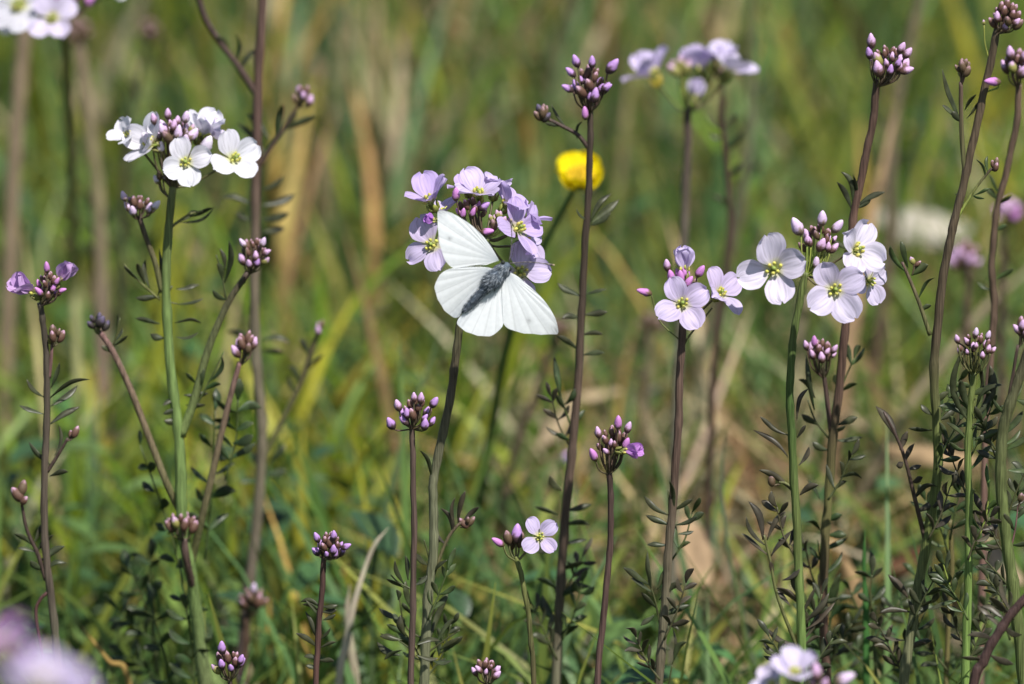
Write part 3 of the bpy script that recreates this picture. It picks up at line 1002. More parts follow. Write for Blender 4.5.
# leafy purple stem behind
p = Plant('tall leafy purple cuckooflower stem running past the frame above the white head', 0.16,
          [(264, -30), (258, 90), (256, 180), (255, 260), (255, 340), (260, 400), (262, 450), (255, 540), (246, 610), (240, 690)], (9.5, 12.5), [PURPLE, PURPLE, MAUVE, MAUVE, (0.10, .07, .07), MAUVE])
p.shoot([(258, 96), (250, 84), (238, 66), (222, 45), (206, 20), (197, -8)], (7, 6), [BROWN, DPURPLE])
p.leaf(None, [(236, 62, 240, 30), (228, 48, 216, 34), (240, 70, 257, 48)], 7, LEAFD)
p.shoot([(260, 165), (272, 146), (286, 125), (300, 103)], (6, 3), DPURPLE)
p.dome(303, 95, 22, 20, 5, (299, 106), 'pink', 'red', 8, 11)
p.leaf(None, [(277, 138, 283, 98), (282, 130, 316, 116), (270, 140, 250, 112), (265, 155, 235, 123), (284, 128, 298, 112)], 8, LEAFD)
p.leaf(None, [(262, 205, 295, 198), (262, 219, 290, 212), (262, 232, 285, 227), (250, 203, 222, 192), (250, 220, 236, 212), (262, 190, 285, 176)], 8, LEAFD)
p.leaf(None, [(262, 340, 290, 337), (262, 350, 284, 352), (250, 340, 228, 330)], 8, LEAFD)
p.shoot([(258, 470), (280, 425), (300, 385), (312, 350), (318, 335)], (6, 4), [OLIVE, BROWN])
p.dome(320, 327, 12, 12, 3, (318, 337), 'pink', 'brown', 8, 10)
p.leaf(None, [(300, 385, 290, 360), (306, 370, 322, 350), (296, 395, 286, 372), (310, 356, 300, 335)], 8, LEAFD)
p.leaf([(262, 480), (275, 455), (282, 430)], [(264, 470, 250, 452), (270, 462, 286, 442), (266, 474, 286, 470), (260, 482, 240, 478)], 9, LEAFB)

# stem the butterfly rests on
pb = Plant('curving grey-purple cuckooflower with lilac flower head carrying the white butterfly', 0.0,
           [(487, 236), (474, 280), (460, 325), (455, 365), (447, 415), (435, 470), (433, 500), (434, 545), (428, 600), (424, 690)], (8, 13), [OLIVE, BROWN, MAUVE, MAUVE, MAUVE, MAUVE, MAUVE])
hub = (486, 238)
pb.dome(470, 208, 40, 20, 7, hub, 'magenta', 'red', 7, 11, dY=.002, extra=[(456, 194, 14, 0, 'magenta'), (463, 213, 11, 10, 'magenta'), (473, 212, 11, 20, 'magenta'), (484, 206, 13, 50, 'violet'), (487, 231, 13, 80, 'magenta')])
pb.dome(497, 220, 26, 20, 5, hub, 'green', 'green', 8, 11, dY=.002, pcol=NODE)
pb.flower(432, 204, 64, (-.35, .75, .55), 10, VIOLET, 36, hub, -.002)
pb.flower(468, 192, 44, (-.25, .9, .3), 15, VIOLET, 34, hub, .009)
pb.flower(494, 194, 50, (.2, .95, .2), 65, LILAC, 38, hub, .010)
pb.flower(527, 222, 50, (.7, .6, .15), 10, VIOLET, 30, hub, .010)
pb.flower(446, 214, 44, (-.3, .85, .2), 55, LILAC, 30, hub, .008)
pb.furled(429, 219, 14, -80, (0.5, .22, .68), hub, -.004, .4)
pb.flower(434, 246, 66, (-.4, .2, .9), 20, LILAC, 10, hub, -.004)
pb.flower(478, 197, 62, (.05, .8, .6), 40, LILAC, 35, hub, .004, sepal=(.3, .3, .07))
pb.flower(505, 206, 56, (.45, .85, .25), 20, VIOLET, 36, hub, .007)
pb.flower(516, 230, 66, (.55, .35, .6), 25, VIOLET, 18, hub, .003)
pb.flower(523, 244, 60, (.8, .2, .35), 60, LILAC, 22, hub, .008)
pb.flower(520, 272, 66, (.15, .1, 1.0), 5, LILAC, 12, hub, .005)
# join up of bud-plant's bracts and the leafy shoot
pb.leaf(None, [(432, 480, 422, 440), (433, 470, 446, 442), (435, 468, 441, 452)], 4, LEAFD, rw=3)
pb.shoot([(428, 590), (437, 565), (447, 540), (458, 525), (466, 522)], (4, 3), [OLIVE, PURPLE])
pb.dome(468, 522, 12, 10, 3, (460, 526), 'red', 'brown', 8, 10)
pb.leaf(None, [(452, 534, 443, 505), (455, 528, 452, 494), (458, 524, 468, 483), (462, 524, 481, 506), (448, 545, 436, 530)], 6.5, LEAFP, spread=.2)
pb.leaf([(424, 640), (405, 625), (398, 590)], [(398, 600, 396, 588, 8), (402, 620, 378, 612), (404, 640, 380, 632), (400, 655, 376, 648), (412, 610, 405, 575), (412, 615, 400, 600)], 7, LEAFD)
pb.leaf([(424, 655), (445, 640), (460, 630)], [(430, 640, 446, 600), (436, 645, 456, 615), (440, 650, 462, 640), (432, 660, 452, 658), (428, 630, 437, 600)], 8, LEAFD)
pb.leaf([(430, 560), (424, 540)], [(428, 565, 416, 550), (430, 560, 440, 535), (430, 580, 418, 575), (432, 575, 446, 556)], 6, LEAFD)

p = Plant('straight purple cuckooflower with a tight bud head under the butterfly stem', -0.01,
          [(412, 426), (413, 470), (414, 530), (413, 600), (411, 690)], (6, 9), [PURPLE, PURPLE, PURPLE, PINKST])
p.dome(416, 412, 44, 32, 12, (412, 428), 'violet', 'red', 7, 12, extra=[(391, 423, 14, -25, 'violet'), (398, 405, 13, -15, 'pink'), (421, 398, 13, 5, 'pink'), (434, 402, 13, 30, 'violet'), (407, 413, 12, -5, 'violet'), (414, 397, 11, 0, 'pink'), (425, 424, 13, 5, 'violet')])
p.leaf([(413, 590), (398, 582), (391, 575)], [(404, 584, 392, 560), (404, 588, 385, 582), (408, 580, 408, 556), (414, 585, 428, 575)], 6, LEAFD)
p.leaf([(412, 650), (398, 640)], [(402, 640, 380, 632), (402, 650, 384, 660), (405, 636, 398, 615), (416, 655, 438, 660), (416, 645, 440, 640)], 7, LEAFD)

p = Plant('short dark purple cuckooflower with closed round bud head and small side leaflets', -0.01,
          [(324, 556), (322, 590), (318, 640), (316, 695)], (6, 8.5), [DPURPLE, PURPLE, DPURPLE])
p.dome(330, 545, 38, 28, 16, (324, 558), 'violet', 'red', 7, 10, extra=[(317, 537, 12, -20, 'violet'), (334, 535, 11, 0, 'violet'), (346, 546, 11, 60, 'violet'), (335, 553, 11, 20, 'violet')])
p.leaf(None, [(320, 607, 301, 599), (320, 612, 302, 603), (322, 606, 338, 603), (322, 612, 337, 610), (319, 616, 307, 600), (323, 620, 336, 615)], 5, LEAFD, spread=.3)
p.leaf(None, [(318, 648, 296, 630), (318, 640, 308, 613), (318, 658, 304, 655), (320, 640, 332, 628), (320, 648, 337, 640), (319, 660, 334, 656), (318, 668, 306, 664)], 5.5, LEAFD, spread=.3)

p = Plant('slender purple cuckooflower with one magenta bud opening sideways beside its bud head', -0.005,
          [(609, 470), (611, 510), (609, 560), (603, 620), (597, 695)], (6.5, 8.5), [DPURPLE, PURPLE, PINKST, PURPLE])
p.dome(613, 441, 42, 32, 11, (609, 474), 'pink', 'red', 7, 12, extra=[(598, 432, 13, -10, 'pink'), (618, 422, 15, 2, 'magenta'), (628, 427, 13, 18, 'pink'), (626, 443, 13, 20, 'magenta'), (611, 443, 10, 0, 'pink')])
p.cluster((609, 474), [(596, 461, 15, (-.35, -.3, .9), 'magenta', -.004)], 1.8)
p.furled(634, 450, 25, 88, MAGENTA, (609, 476), -.004, .25, 74)

p = Plant('little slender cuckooflower with a single open lilac flower beside green-based buds', -0.01,
          [(516, 556), (521, 575), (527, 605), (531, 640), (534, 695)], (5.5, 7), [OLIVE, BROWN, PURPLE, PURPLE])
p.flower(539, 537, 44, (.25, .15, 1), 42, (.60, .50, .75), 10, (517, 562), -.004)
p.cluster((516, 560), [(504, 546, 15, (-.75, -.3, .6), 'magenta', -.003), (509, 545, 15, (-.15, -.1, .9), 'brown', 0), (516, 544, 20, (.08, 0, 1), 'violet', .001), (512, 550, 15, (-.1, .2, 1), 'brown', .003), (519, 548, 16, (.15, .2, 1), 'brown', .002)], 2, OLIVE)

p = Plant('low cuckooflower bud head just clear of the bottom grass beside the bent grass stalk', -0.02, [(488, 682), (489, 700), (490, 740)], (5, 6), [OLIVE, PURPLE])
p.dome(487, 669, 36, 20, 10, (488, 684), 'pink', 'red', 8, 11)
p = Plant('low cuckooflower bud head on short stem with one pointed violet top bud', -0.02, [(230, 678), (230, 700), (229, 740)], (5, 6), [DPURPLE, PURPLE])
p.dome(229, 661, 36, 24, 10, (230, 680), 'violet', 'red', 8, 11, extra=[(222, 647, 15, 0, 'violet'), (241, 659, 12, 20, 'violet')])
p = Plant('soft brownish cuckooflower bud head low behind the violet-topped one', 0.14, [(246, 614), (246, 650), (244, 695)], (8, 8), [BROWN, PURPLE])
p.dome(252, 598, 32, 26, 9, (246, 616), 'red', 'brown', 9, 12, extra=[(254, 588, 12, 5, 'pale')])

# dark stem before the buttercup
darkstem = p = Plant('tall dark brown cuckooflower stem standing directly in front of the yellow buttercup', 0.05,
          [(590, 104), (590, 150), (588, 200), (583, 280), (580, 350), (575, 420), (569, 480), (562, 560), (556, 690)], (6.5, 13), [DPURPLE, DPURPLE, PURPLE, PURPLE, MAUVE, BROWN, DPURPLE])
p.dome(590, 82, 44, 38, 13, (590, 112), 'violet', 'red', 8, 12, pw=1.8, extra=[(612, 66, 18, 35, 'violet'), (576, 61, 14, -20, 'violet'), (592, 62, 13, 0, 'violet'), (571, 72, 13, -45, 'violet'), (568, 88, 13, -60, 'violet'), (606, 87, 12, 60, 'violet'), (590, 97, 11, 0, 'violet'), (585, 113, 14, -5, 'magenta')])
p.shoot([(590, 150), (578, 135), (562, 126), (546, 118)], (4.5, 3.5), DPURPLE)
p.dome(542, 113, 12, 14, 4, (547, 119), 'dark', 'brown', 9, 11)
p.leaf(None, [(570, 131, 552, 103), (560, 126, 545, 121), (577, 138, 582, 118)], 4.5, LEAFD)
p.leaf(None, [(588, 220, 575, 206), (590, 222, 612, 190), (590, 224, 622, 203, 9), (590, 226, 612, 215)], 6.5, LEAFD)
p.leaf(None, [(584, 295, 607, 288), (584, 315, 608, 311), (582, 335, 603, 332), (580, 296, 556, 288), (580, 318, 562, 312), (578, 350, 556, 335), (583, 355, 604, 350)], 7, LEAFD)
p.leaf([(572, 430), (562, 400), (556, 375)], [(560, 398, 554, 360), (566, 410, 556, 392), (564, 405, 576, 385), (572, 425, 586, 410), (570, 440, 556, 432)], 8, LEAFB)
p.leaf(None, [(566, 510, 592, 502), (564, 525, 590, 520), (562, 545, 588, 540), (558, 515, 534, 508), (560, 570, 585, 560), (556, 545, 538, 552), (562, 490, 548, 470)], 8, LEAFD)
p.leaf(None, [(556, 600, 590, 575), (556, 620, 540, 600), (558, 640, 578, 620), (557, 590, 536, 580)], 9, LEAFB)

# buttercup
def buttercup():
    Y = 0.19
    p = Plant('single yellow buttercup on long curved green stalk behind the dark stem', Y,
              [(577, 182, .19), (562, 212, .20), (536, 262, .21), (510, 335, .23), (495, 410, .27), (481, 500, .32), (467, 650, .36)], (6, 14), [(.09, .13, .05), (.08, .125, .045)], name='buttercup', cat='wildflower', group=None)
    sc = pxs(Y)
    c = at(579, 169, Y)
    r = 40 * sc
    Mw = Matrix.Translation(c - Vector((0, 0, r * .45))) @ frame_z((0.05, -0.55, 1), 0.3)
    mb = MB()
    for k in range(40):
        a, q = k * 2.4, math.sqrt((k + 1) / 40) * r * 0.34
        d = Vector((math.cos(a) * q, math.sin(a) * q, r * 0.25))
        mb.tube([d * 0.5, d + Vector((0, 0, r * .15))], r * .02, (0.6, .45, .03), n=5)
        mb.ball(d + Vector((0, 0, r * .18)), r * .05, (0.72, .5, .02), seg=6, rings=4)
    mb.ball((0, 0, r * .12), r * .2, (0.3, .4, .05))
    inv = Mw.inverted()
    mb.tube([(0, 0, 0), inv @ at(577, 183, Y)], r * .07, DGREEN, n=6)
    fo = link('flower', mb.mesh('flower', [M_BUD]), p.root, Matrix.Translation(-p.base) @ Mw)
    for k in range(5):
        me = petal_mesh('petal', YELLOW, W=1.3, cup=.22, tip=.22, notch=.03, ripple=.02, mat=M_YPETAL, claw=.45)
        Ml = Matrix.Rotation(k * 2 * math.pi / 5, 4, 'Z') @ Matrix.Rotation(R(-34), 4, 'Y') @ Matrix.Scale(r * 0.84, 4)
        link('petal', me, fo, Ml)
    for k in range(5):
        m2 = MB()
        m2.tube([(0, 0, 0), (.18, 0, .05), (.38, 0, .12), (.5, 0, .2)], [.05, .12, .1, .02], (0.22, .27, .05), n=6, flat=.3, side=(0, 1, 0))
        link('sepal', m2.mesh('sepal', [M_LEAF]), fo, Matrix.Rotation(k * 2 * math.pi / 5 + .6, 4, 'Z') @ Matrix.Rotation(R(-15), 4, 'Y') @ Matrix.Scale(r, 4))


buttercup()

# blurred lilac group
p = Plant('out of focus lilac cuckooflower head with pale petals and yellowish sepals', 0.22,
          [(688, 108), (687, 160), (684, 230), (680, 320), (676, 420), (668, 690)], (9, 12), [BROWN, MAUVE, MAUVE, MAUVE])
hub = (689, 112)
p.furled(652, 68, 34, -25, LILAC, hub, 0, .25, 40) if 0 else p.flower(655, 78, 66, (-.45, .8, .3), 20, LILAC, 42, hub, 0, sepal=(.42, .34, .05))
p.flower(703, 72, 64, (-.1, .9, .3), 35, LILAC, 42, hub, .002)
p.flower(727, 74, 66, (.4, .8, .3), 10, PALE, 38, hub, 0)
p.flower(715, 64, 58, (.1, .9, .1), 70, PALE, 40, hub, .008)
p.furled(697, 88, 24, 10, PALE, hub, -.004, .1, 78)
p.dome(682, 66, 26, 14, 5, hub, 'green', 'green', 10, 13, pcol=NODE)
p = Plant('thin dark stem with small side leaves behind the blurred lilac head', 0.26,
          [(722, 78), (722, 120), (728, 180), (730, 230), (722, 300), (712, 400), (704, 690)], (6, 9), [DPURPLE, DPURPLE, (0.05, .05, .04)])
p.leaf(None, [(723, 130, 706, 110), (723, 128, 738, 112), (725, 150, 744, 128), (725, 135, 710, 136), (727, 178, 744, 160), (729, 205, 712, 196)], 7, LEAFD)
p.dome(722, 74, 16, 12, 4, (722, 82), 'brown', 'brown', 8, 10)

# two-flowered lilac plant
twolilac = p = Plant('purple-brown cuckooflower with two open lilac flowers and a folded upright petal', 0.0,
          [(683, 322), (680, 370), (678, 430), (673, 500), (668, 560), (664, 620), (658, 695)], (8, 12), [PURPLE, PURPLE, MAUVE, PURPLE, OLIVE, MAUVE])
hub = (682, 326)
p.flower(682, 305, 62, (.05, .3, 1), 30, LILAC, 22, hub, -.008)
p.flower(718, 295, 57, (.55, .5, .65), 55, LILAC, 26, hub, -.003)
p.furled(685, 258, 32, 2, LILAC, hub, .002, .1, 84)
p.dome(681, 280, 34, 24, 7, hub, 'magenta', 'magenta', 9, 13, dY=.002, extra=[(667, 265, 13, -8, 'pink'), (671, 276, 14, -12, 'magenta'), (700, 271, 14, 30, 'magenta')])
p.cluster((681, 340), [(652, 294, 15, (-.9, -.1, .28), 'magenta', 0)], 1.4, OLIVE)
p.shoot([(681, 350), (690, 335), (704, 318), (712, 308)], (2.2, 1.8), OLIVE)
p.leaf([(670, 545), (669, 510), (668, 490)], [(669, 520, 667, 468), (669, 515, 643, 494), (669, 525, 645, 518), (668, 545, 647, 541), (672, 510, 692, 493), (676, 525, 698, 515), (678, 534, 694, 532)], 6.5, LEAFD, spread=.2)
p.leaf([(660, 625), (655, 600), (648, 580)], [(651, 590, 643, 552, 7), (650, 585, 625, 563), (652, 592, 630, 575), (657, 590, 667, 565), (659, 600, 683, 576), (658, 615, 690, 602, 8), (656, 608, 640, 594), (662, 620, 680, 625), (654, 615, 640, 622)], 6.5, LEAFD, spread=.2)
p.leaf([(668, 690), (672, 665)], [(672, 665, 675, 630), (674, 660, 684, 636), (666, 668, 645, 664), (668, 680, 640, 684), (670, 650, 660, 640)], 6.5, LEAFD, spread=.2)

# big white open flowers on a green stem
bigwhite = p = Plant('green stemmed cuckooflower with three large white open flowers around a bud crown', -0.005,
          [(806, 272), (799, 305), (792, 350), (790, 400), (793, 460), (797, 530), (800, 600), (803, 695)], (8, 11.5), [OLIVE, DGREEN, OLIVE, GREEN, GREEN, OLIVE, OLIVE])  # dark green upper stretch paints in the shade of the flowers overhead
hub = (806, 276)
p.flower(774, 269, 78, (-.08, .06, 1), 12, SILVER, 14, hub, -.010, lens=[.96, 1.04, 1.0, .95])
p.flower(834, 290, 70, (.12, .05, 1), 30, PALE, 18, hub, -.012, lens=[.95, .95, 1.02, 1.02])
p.flower(854, 251, 68, (.62, .30, .75), 75, SILVER, 16, hub, -.002)
p.flower(868, 281, 52, (.5, -.1, .7), 20, PALE, 10, hub, .006)
p.dome(819, 238, 46, 30, 12, hub, 'pink', 'red', 8, 12, dY=.002, pcol=NODE, extra=[(797, 226, 20, -25, 'pale'), (822, 218, 16, 2, 'pale'), (837, 226, 16, 35, 'pale'), (807, 240, 11, 0, 'pink'), (816, 262, 13, 5, 'pale'), (828, 247, 11, 5, 'pink')])
p.leaf(None, [(788, 435, 761, 411), (788, 457, 754, 433), (791, 490, 756, 467), (797, 420, 806, 384), (797, 438, 806, 422), (799, 465, 811, 446), (800, 495, 818, 481)], 6.5, LEAFP, spread=.25, curl=.14)
p.shoot([(793, 488), (785, 483), (779, 482)], (3, 3), OLIVE)
p.dome(771, 482, 8, 8, 2, (780, 483), 'brown', 'brown', 9, 10)
p.leaf([(800, 655), (778, 598), (770, 560), (764, 535)], [(763, 540, 754, 498, 7.5), (765, 545, 743, 511), (768, 555, 741, 529), (767, 540, 783, 508, 8), (771, 556, 793, 532, 8), (774, 575, 771, 560)], 6.5, LEAFP, rw=4, spread=.2, rcol=OLIVE)
p.leaf([(803, 665), (803, 630), (798, 590)], [(798, 595, 794, 572, 8), (799, 600, 778, 580), (800, 605, 778, 586), (803, 615, 818, 586), (804, 622, 830, 592, 8), (804, 630, 833, 598), (800, 645, 766, 626), (798, 660, 761, 646), (804, 645, 820, 634)], 6.5, LEAFP, rw=4, spread=.25, rcol=OLIVE)
p.leaf(None, [(783, 580, 800, 565), (790, 605, 775, 588), (803, 640, 818, 610), (803, 650, 800, 625)], 7, LEAFP)

# budding stem behind the white flowers
violetcrown = p = Plant('dark purple cuckooflower with violet bud crown rising behind the white flowers', 0.03,
          [(877, 80), (873, 120), (864, 165), (854, 215), (848, 270), (846, 320), (840, 380), (832, 450), (826, 530), (823, 600), (827, 695)], (8, 11.5), [DPURPLE, PURPLE, PURPLE, BROWN, OLIVE, BROWN, PURPLE, BROWN, PURPLE, MAUVE])
p.dome(888, 60, 46, 32, 13, (877, 86), 'pink', 'red', 8, 13, extra=[(871, 41, 16, -5, 'pink'), (869, 53, 13, -10, 'violet'), (906, 70, 14, 70, 'pink'), (901, 48, 13, 25, 'pink'), (907, 53, 13, 35, 'pink'), (890, 70, 12, 10, 'violet'), (898, 63, 11, 20, 'violet')])
p.leaf(None, [(853, 205, 845, 162), (852, 210, 838, 178), (858, 205, 885, 192, 8), (858, 208, 872, 196), (856, 200, 852, 172), (850, 250, 832, 240)], 6, LEAFD, spread=.3)
p.shoot([(831, 432), (827, 400), (824, 375)], (5, 4.5), [PURPLE, DPURPLE])
p.dome(821, 351, 36, 22, 10, (824, 378), 'pink', 'red', 8, 11, extra=[(806, 345, 11, -15, 'pink'), (814, 341, 12, 0, 'magenta'), (834, 349, 11, 30, 'pink')])
p.leaf([(829, 438), (815, 420), (808, 400)], [(814, 410, 804, 355, 9), (818, 425, 800, 415), (832, 432, 845, 424), (834, 440, 862, 434, 8), (838, 425, 858, 415), (828, 450, 812, 440), (815, 398, 800, 375)], 7, LEAFD, spread=.3)
p.leaf([(823, 590), (818, 540)], [(820, 560, 808, 545), (822, 550, 850, 545), (820, 530, 806, 515), (826, 520, 842, 512), (824, 575, 846, 558), (820, 500, 808, 480), (828, 535, 846, 530)], 7.5, LEAFB)
p.leaf([(826, 640), (836, 600)], [(834, 610, 838, 572, 14), (830, 620, 850, 600, 9), (830, 640, 852, 625, 9), (825, 620, 812, 605, 9)], 8, LEAFB, dY=.02)

# tall olive stem on the right
olive = p = Plant('tall olive-brown cuckooflower leaning inward with one magenta bud pointing sideways', 0.0,
          [(998, 26), (990, 65), (980, 110), (968, 165), (956, 215), (946, 260), (938, 320), (934, 380), (938, 440), (936, 485), (925, 550), (913, 620), (903, 695)], (8, 13), [BROWN, PURPLE, BROWN, BROWN, OLIVE, OLIVE, MAUVE, MAUVE, GREEN, OLIVE, OLIVE])
p.dome(1006, 14, 36, 30, 12, (998, 32), 'red', 'red', 8, 11, extra=[(997, 17, 12, -5, 'pink'), (1005, 27, 11, 10, 'pink'), (1016, 22, 10, 40, 'pink')])
p.cluster((988, 90), [(1001, 82, 16, (-.95, -.2, .1), 'magenta', -.003)], 2, NODE)
p.cluster((990, 60), [(984, 25, 5, (-.1, 0, 1), 'green', 0)], 1.2, NODE)
p.shoot([(965, 175), (962, 140), (961, 110), (961, 82)], (5, 4), [OLIVE, PURPLE])
p.dome(963, 68, 16, 16, 5, (961, 84), 'brown', 'brown', 9, 12)
p.leaf(None, [(961, 125, 938, 72), (960, 118, 943, 101), (965, 110, 976, 92), (967, 118, 980, 100), (962, 122, 952, 108)], 6.5, LEAFD, spread=.25)
p.shoot([(957, 218), (968, 200), (978, 185), (992, 168)], (3.5, 2.5), [NODE, DPURPLE])
p.dome(995, 165, 8, 8, 3, (992, 169), 'red', 'brown', 7, 9)
p.leaf(None, [(965, 205, 957, 192), (972, 195, 985, 200), (985, 178, 978, 158), (988, 172, 986, 155), (975, 195, 990, 185)], 5, LEAFG)
p.shoot([(930, 335), (920, 305), (910, 280), (902, 262)], (4.5, 3), [OLIVE, PURPLE])
p.leaf(None, [(906, 272, 886, 240), (908, 268, 901, 234, 7), (912, 275, 927, 262, 9), (918, 300, 934, 270, 8), (920, 310, 932, 306, 7)], 6, LEAFG)
p.dome(914, 262, 10, 8, 2, (912, 274), 'red', 'red', 8, 9)
p.leaf([(927, 548), (914, 495), (902, 450), (884, 412)], [(898, 440, 878, 408, 9), (900, 450, 906, 432, 9), (905, 462, 915, 446, 11), (908, 470, 922, 466, 10), (903, 462, 896, 466, 8), (912, 482, 923, 478, 10), (914, 500, 936, 478, 8), (916, 512, 942, 498, 8)], 8, LEAFP, rw=5, rcol=DPURPLE)
p.leaf(None, [(934, 450, 952, 440), (932, 430, 908, 424), (940, 420, 958, 410), (932, 415, 920, 405), (936, 405, 950, 392)], 7, LEAFD)
p.leaf(None, [(908, 598, 888, 575, 8), (910, 612, 879, 610, 8), (905, 640, 880, 632, 8), (912, 600, 928, 585, 8), (906, 650, 925, 640, 8)], 8, LEAFP)

p = Plant('slender purple cuckooflower with loose pink bud head close beside the leaning olive stem', 0.07,
          [(1019, 84), (1017, 120), (1008, 165), (997, 210), (992, 260), (994, 310), (991, 350), (985, 440), (980, 690)], (7, 9), [PURPLE, PURPLE, PINKST, PINKST, MAUVE])
p.dome(1016, 64, 34, 26, 8, (1019, 88), 'pink', 'red', 10, 13, extra=[(1010, 53, 15, -8, 'pink'), (1024, 56, 14, 15, 'pink')])
p.leaf(None, [(998, 200, 985, 185), (997, 205, 1012, 195), (994, 230, 1006, 222), (995, 280, 1015, 270), (992, 290, 978, 282), (1000, 195, 990, 170)], 6.5, LEAFG)

# low green plant with big curled leaves
curled = p = Plant('green stemmed cuckooflower whose bud crown sits among long curled dark leaves', -0.02,
          [(974, 372), (970, 410), (968, 450), (969, 520), (968, 590), (965, 695)], (7, 12), [OLIVE, GREEN, GREEN, OLIVE])
p.dome(976, 345, 50, 30, 12, (974, 375), 'pink', 'red', 7, 9, pcol=OLIVE, extra=[(957, 339, 10, -15, 'pink'), (976, 332, 10, 0, 'pale'), (988, 335, 10, 15, 'pale')])
p.leaf(None, [(970, 420, 946, 337, 9), (972, 425, 956, 345, 7), (974, 418, 990, 360, 9), (970, 410, 960, 372, 8), (975, 400, 1003, 340, 7), (976, 410, 1004, 378, 8)], 8, LEAFD, spread=.3, curl=.28)
p.leaf(None, [(968, 410, 946, 394, 7), (968, 418, 938, 402, 7), (967, 440, 945, 420, 7), (972, 430, 994, 400, 8), (974, 440, 1000, 420, 8), (968, 450, 950, 440, 7), (970, 470, 990, 440, 7), (970, 395, 990, 388)], 7, LEAFG, spread=.4, curl=.2)
p.leaf([(968, 560), (985, 520), (990, 480)], [(980, 530, 965, 505), (986, 510, 1000, 495), (982, 525, 1002, 522), (989, 490, 985, 465), (975, 545, 990, 548)], 6, (0.07, .13, .03), spread=.4, rcol=NODE)
p.leaf([(967, 620), (950, 585), (942, 560)], [(950, 585, 930, 570), (952, 590, 962, 565), (945, 565, 938, 545), (958, 600, 940, 605), (946, 572, 952, 552)], 7, LEAFG, rcol=NODE)

edge = p = Plant('thick ribbed olive cuckooflower stem at the edge with pink-tipped side buds', -0.03,
          [(1040, 320), (1024, 365), (1008, 410), (1001, 450), (1002, 500), (1008, 550), (1016, 610), (1024, 695)], (11, 16), [BROWN, OLIVE, OLIVE, OLIVE, MAUVE])
p.shoot([(1004, 425), (1012, 380), (1018, 345)], (4, 3), DPURPLE)
p.dome(1022, 328, 14, 18, 4, (1019, 346), 'pink', 'red', 10, 13)
p.leaf(None, [(1006, 415, 992, 400, 7), (1008, 412, 1024, 385, 7), (1004, 435, 1026, 412, 8), (1006, 450, 1028, 438, 8), (1008, 470, 1030, 470, 8), (1004, 445, 1022, 432), (1016, 400, 1030, 404)], 7, LEAFG, spread=.4)
p.leaf([(1008, 560), (1015, 530), (1018, 505)], [(1014, 530, 1002, 512), (1016, 520, 1030, 505), (1012, 545, 1030, 540)], 7, LEAFD, rcol=PINKST)
p.dome(1020, 498, 8, 8, 2, (1018, 508), 'red', 'brown', 9, 10)
p = Plant('dark crimson-purple cuckooflower stem slanting low across the corner with dense dark leaves', -0.06,
          [(1046, 578), (1020, 604), (1000, 630), (984, 660), (972, 700)], (10, 15), [DPURPLE, DPURPLE, PURPLE])
p.leaf(None, [(1010, 615, 990, 590), (1012, 612, 1000, 580, 9), (1000, 628, 975, 605, 9), (995, 640, 968, 630, 8), (1004, 624, 1022, 640, 8), (990, 655, 1012, 660, 8), (985, 660, 960, 655, 8), (1006, 620, 984, 602, 9)], 9, LEAFP)

p = Plant('leafy flowerless cuckooflower shoot with many narrow dark leaflets in the right edge thicket', 0.03,
          [(950, 520), (952, 570), (948, 630), (946, 695)], (5, 8), [OLIVE, OLIVE, BROWN])
for (a, b, c, d, n) in ((950, 560, 925, 500, 3), (951, 580, 985, 540, 3), (949, 620, 915, 575, 3), (948, 640, 990, 600, 3), (947, 670, 920, 640, 3), (947, 680, 975, 650, 2), (950, 540, 960, 490, 3)):
    p.auto(a, b, c, d, n, 19, 7, random.choice([LEAFD, LEAFG, LEAFB]), random.uniform(-.02, .02))
p = Plant('leafy flowerless cuckooflower shoot with broad dark leaflets low behind the green stem', 0.11,
          [(150, 590), (154, 640), (158, 695)], (5, 7), [DGREEN, OLIVE])
for (a, b, c, d, n) in ((152, 620, 130, 570, 3), (153, 640, 118, 610, 3), (157, 680, 125, 655, 3), (150, 600, 150, 560, 2)):
    p.auto(a, b, c, d, n, 22, 9, LEAFB, random.uniform(-.02, .02), ang=46)
p = Plant('leafy flowerless cuckooflower shoot in the dark hollow between the white flower stems and olive stem', 0.05,
          [(872, 600), (874, 640), (876, 695)], (4, 7), [DGREEN, BROWN])
for (a, b, c, d, n) in ((873, 630, 850, 590, 3), (874, 640, 900, 600, 3), (875, 660, 842, 640, 3), (875, 680, 905, 655, 3), (872, 610, 872, 575, 2)):
    p.auto(a, b, c, d, n, 20, 8, random.choice([LEAFD, LEAFB]), random.uniform(-.02, .02), ang=58)
for (a, b, c, d, n) in ((1010, 640, 1000, 590, 3), (1004, 460, 985, 425, 3), (1003, 520, 1028, 480, 3), (1012, 590, 985, 560, 3)):
    p.auto(a, b, c, d, n, 18, 7, LEAFD, random.uniform(-.03, -.06))

def upswept(pl, spots, ll=20, w=6.5, cols=(LEAFD, LEAFP, LEAFG)):
    for (x, y, lean, n) in spots:
        h = random.uniform(38, 58)
        pl.auto(x, y, x + lean, y - h, n, ll, w, random.choice(cols), random.uniform(-.015, .015), ang=random.uniform(30, 44))


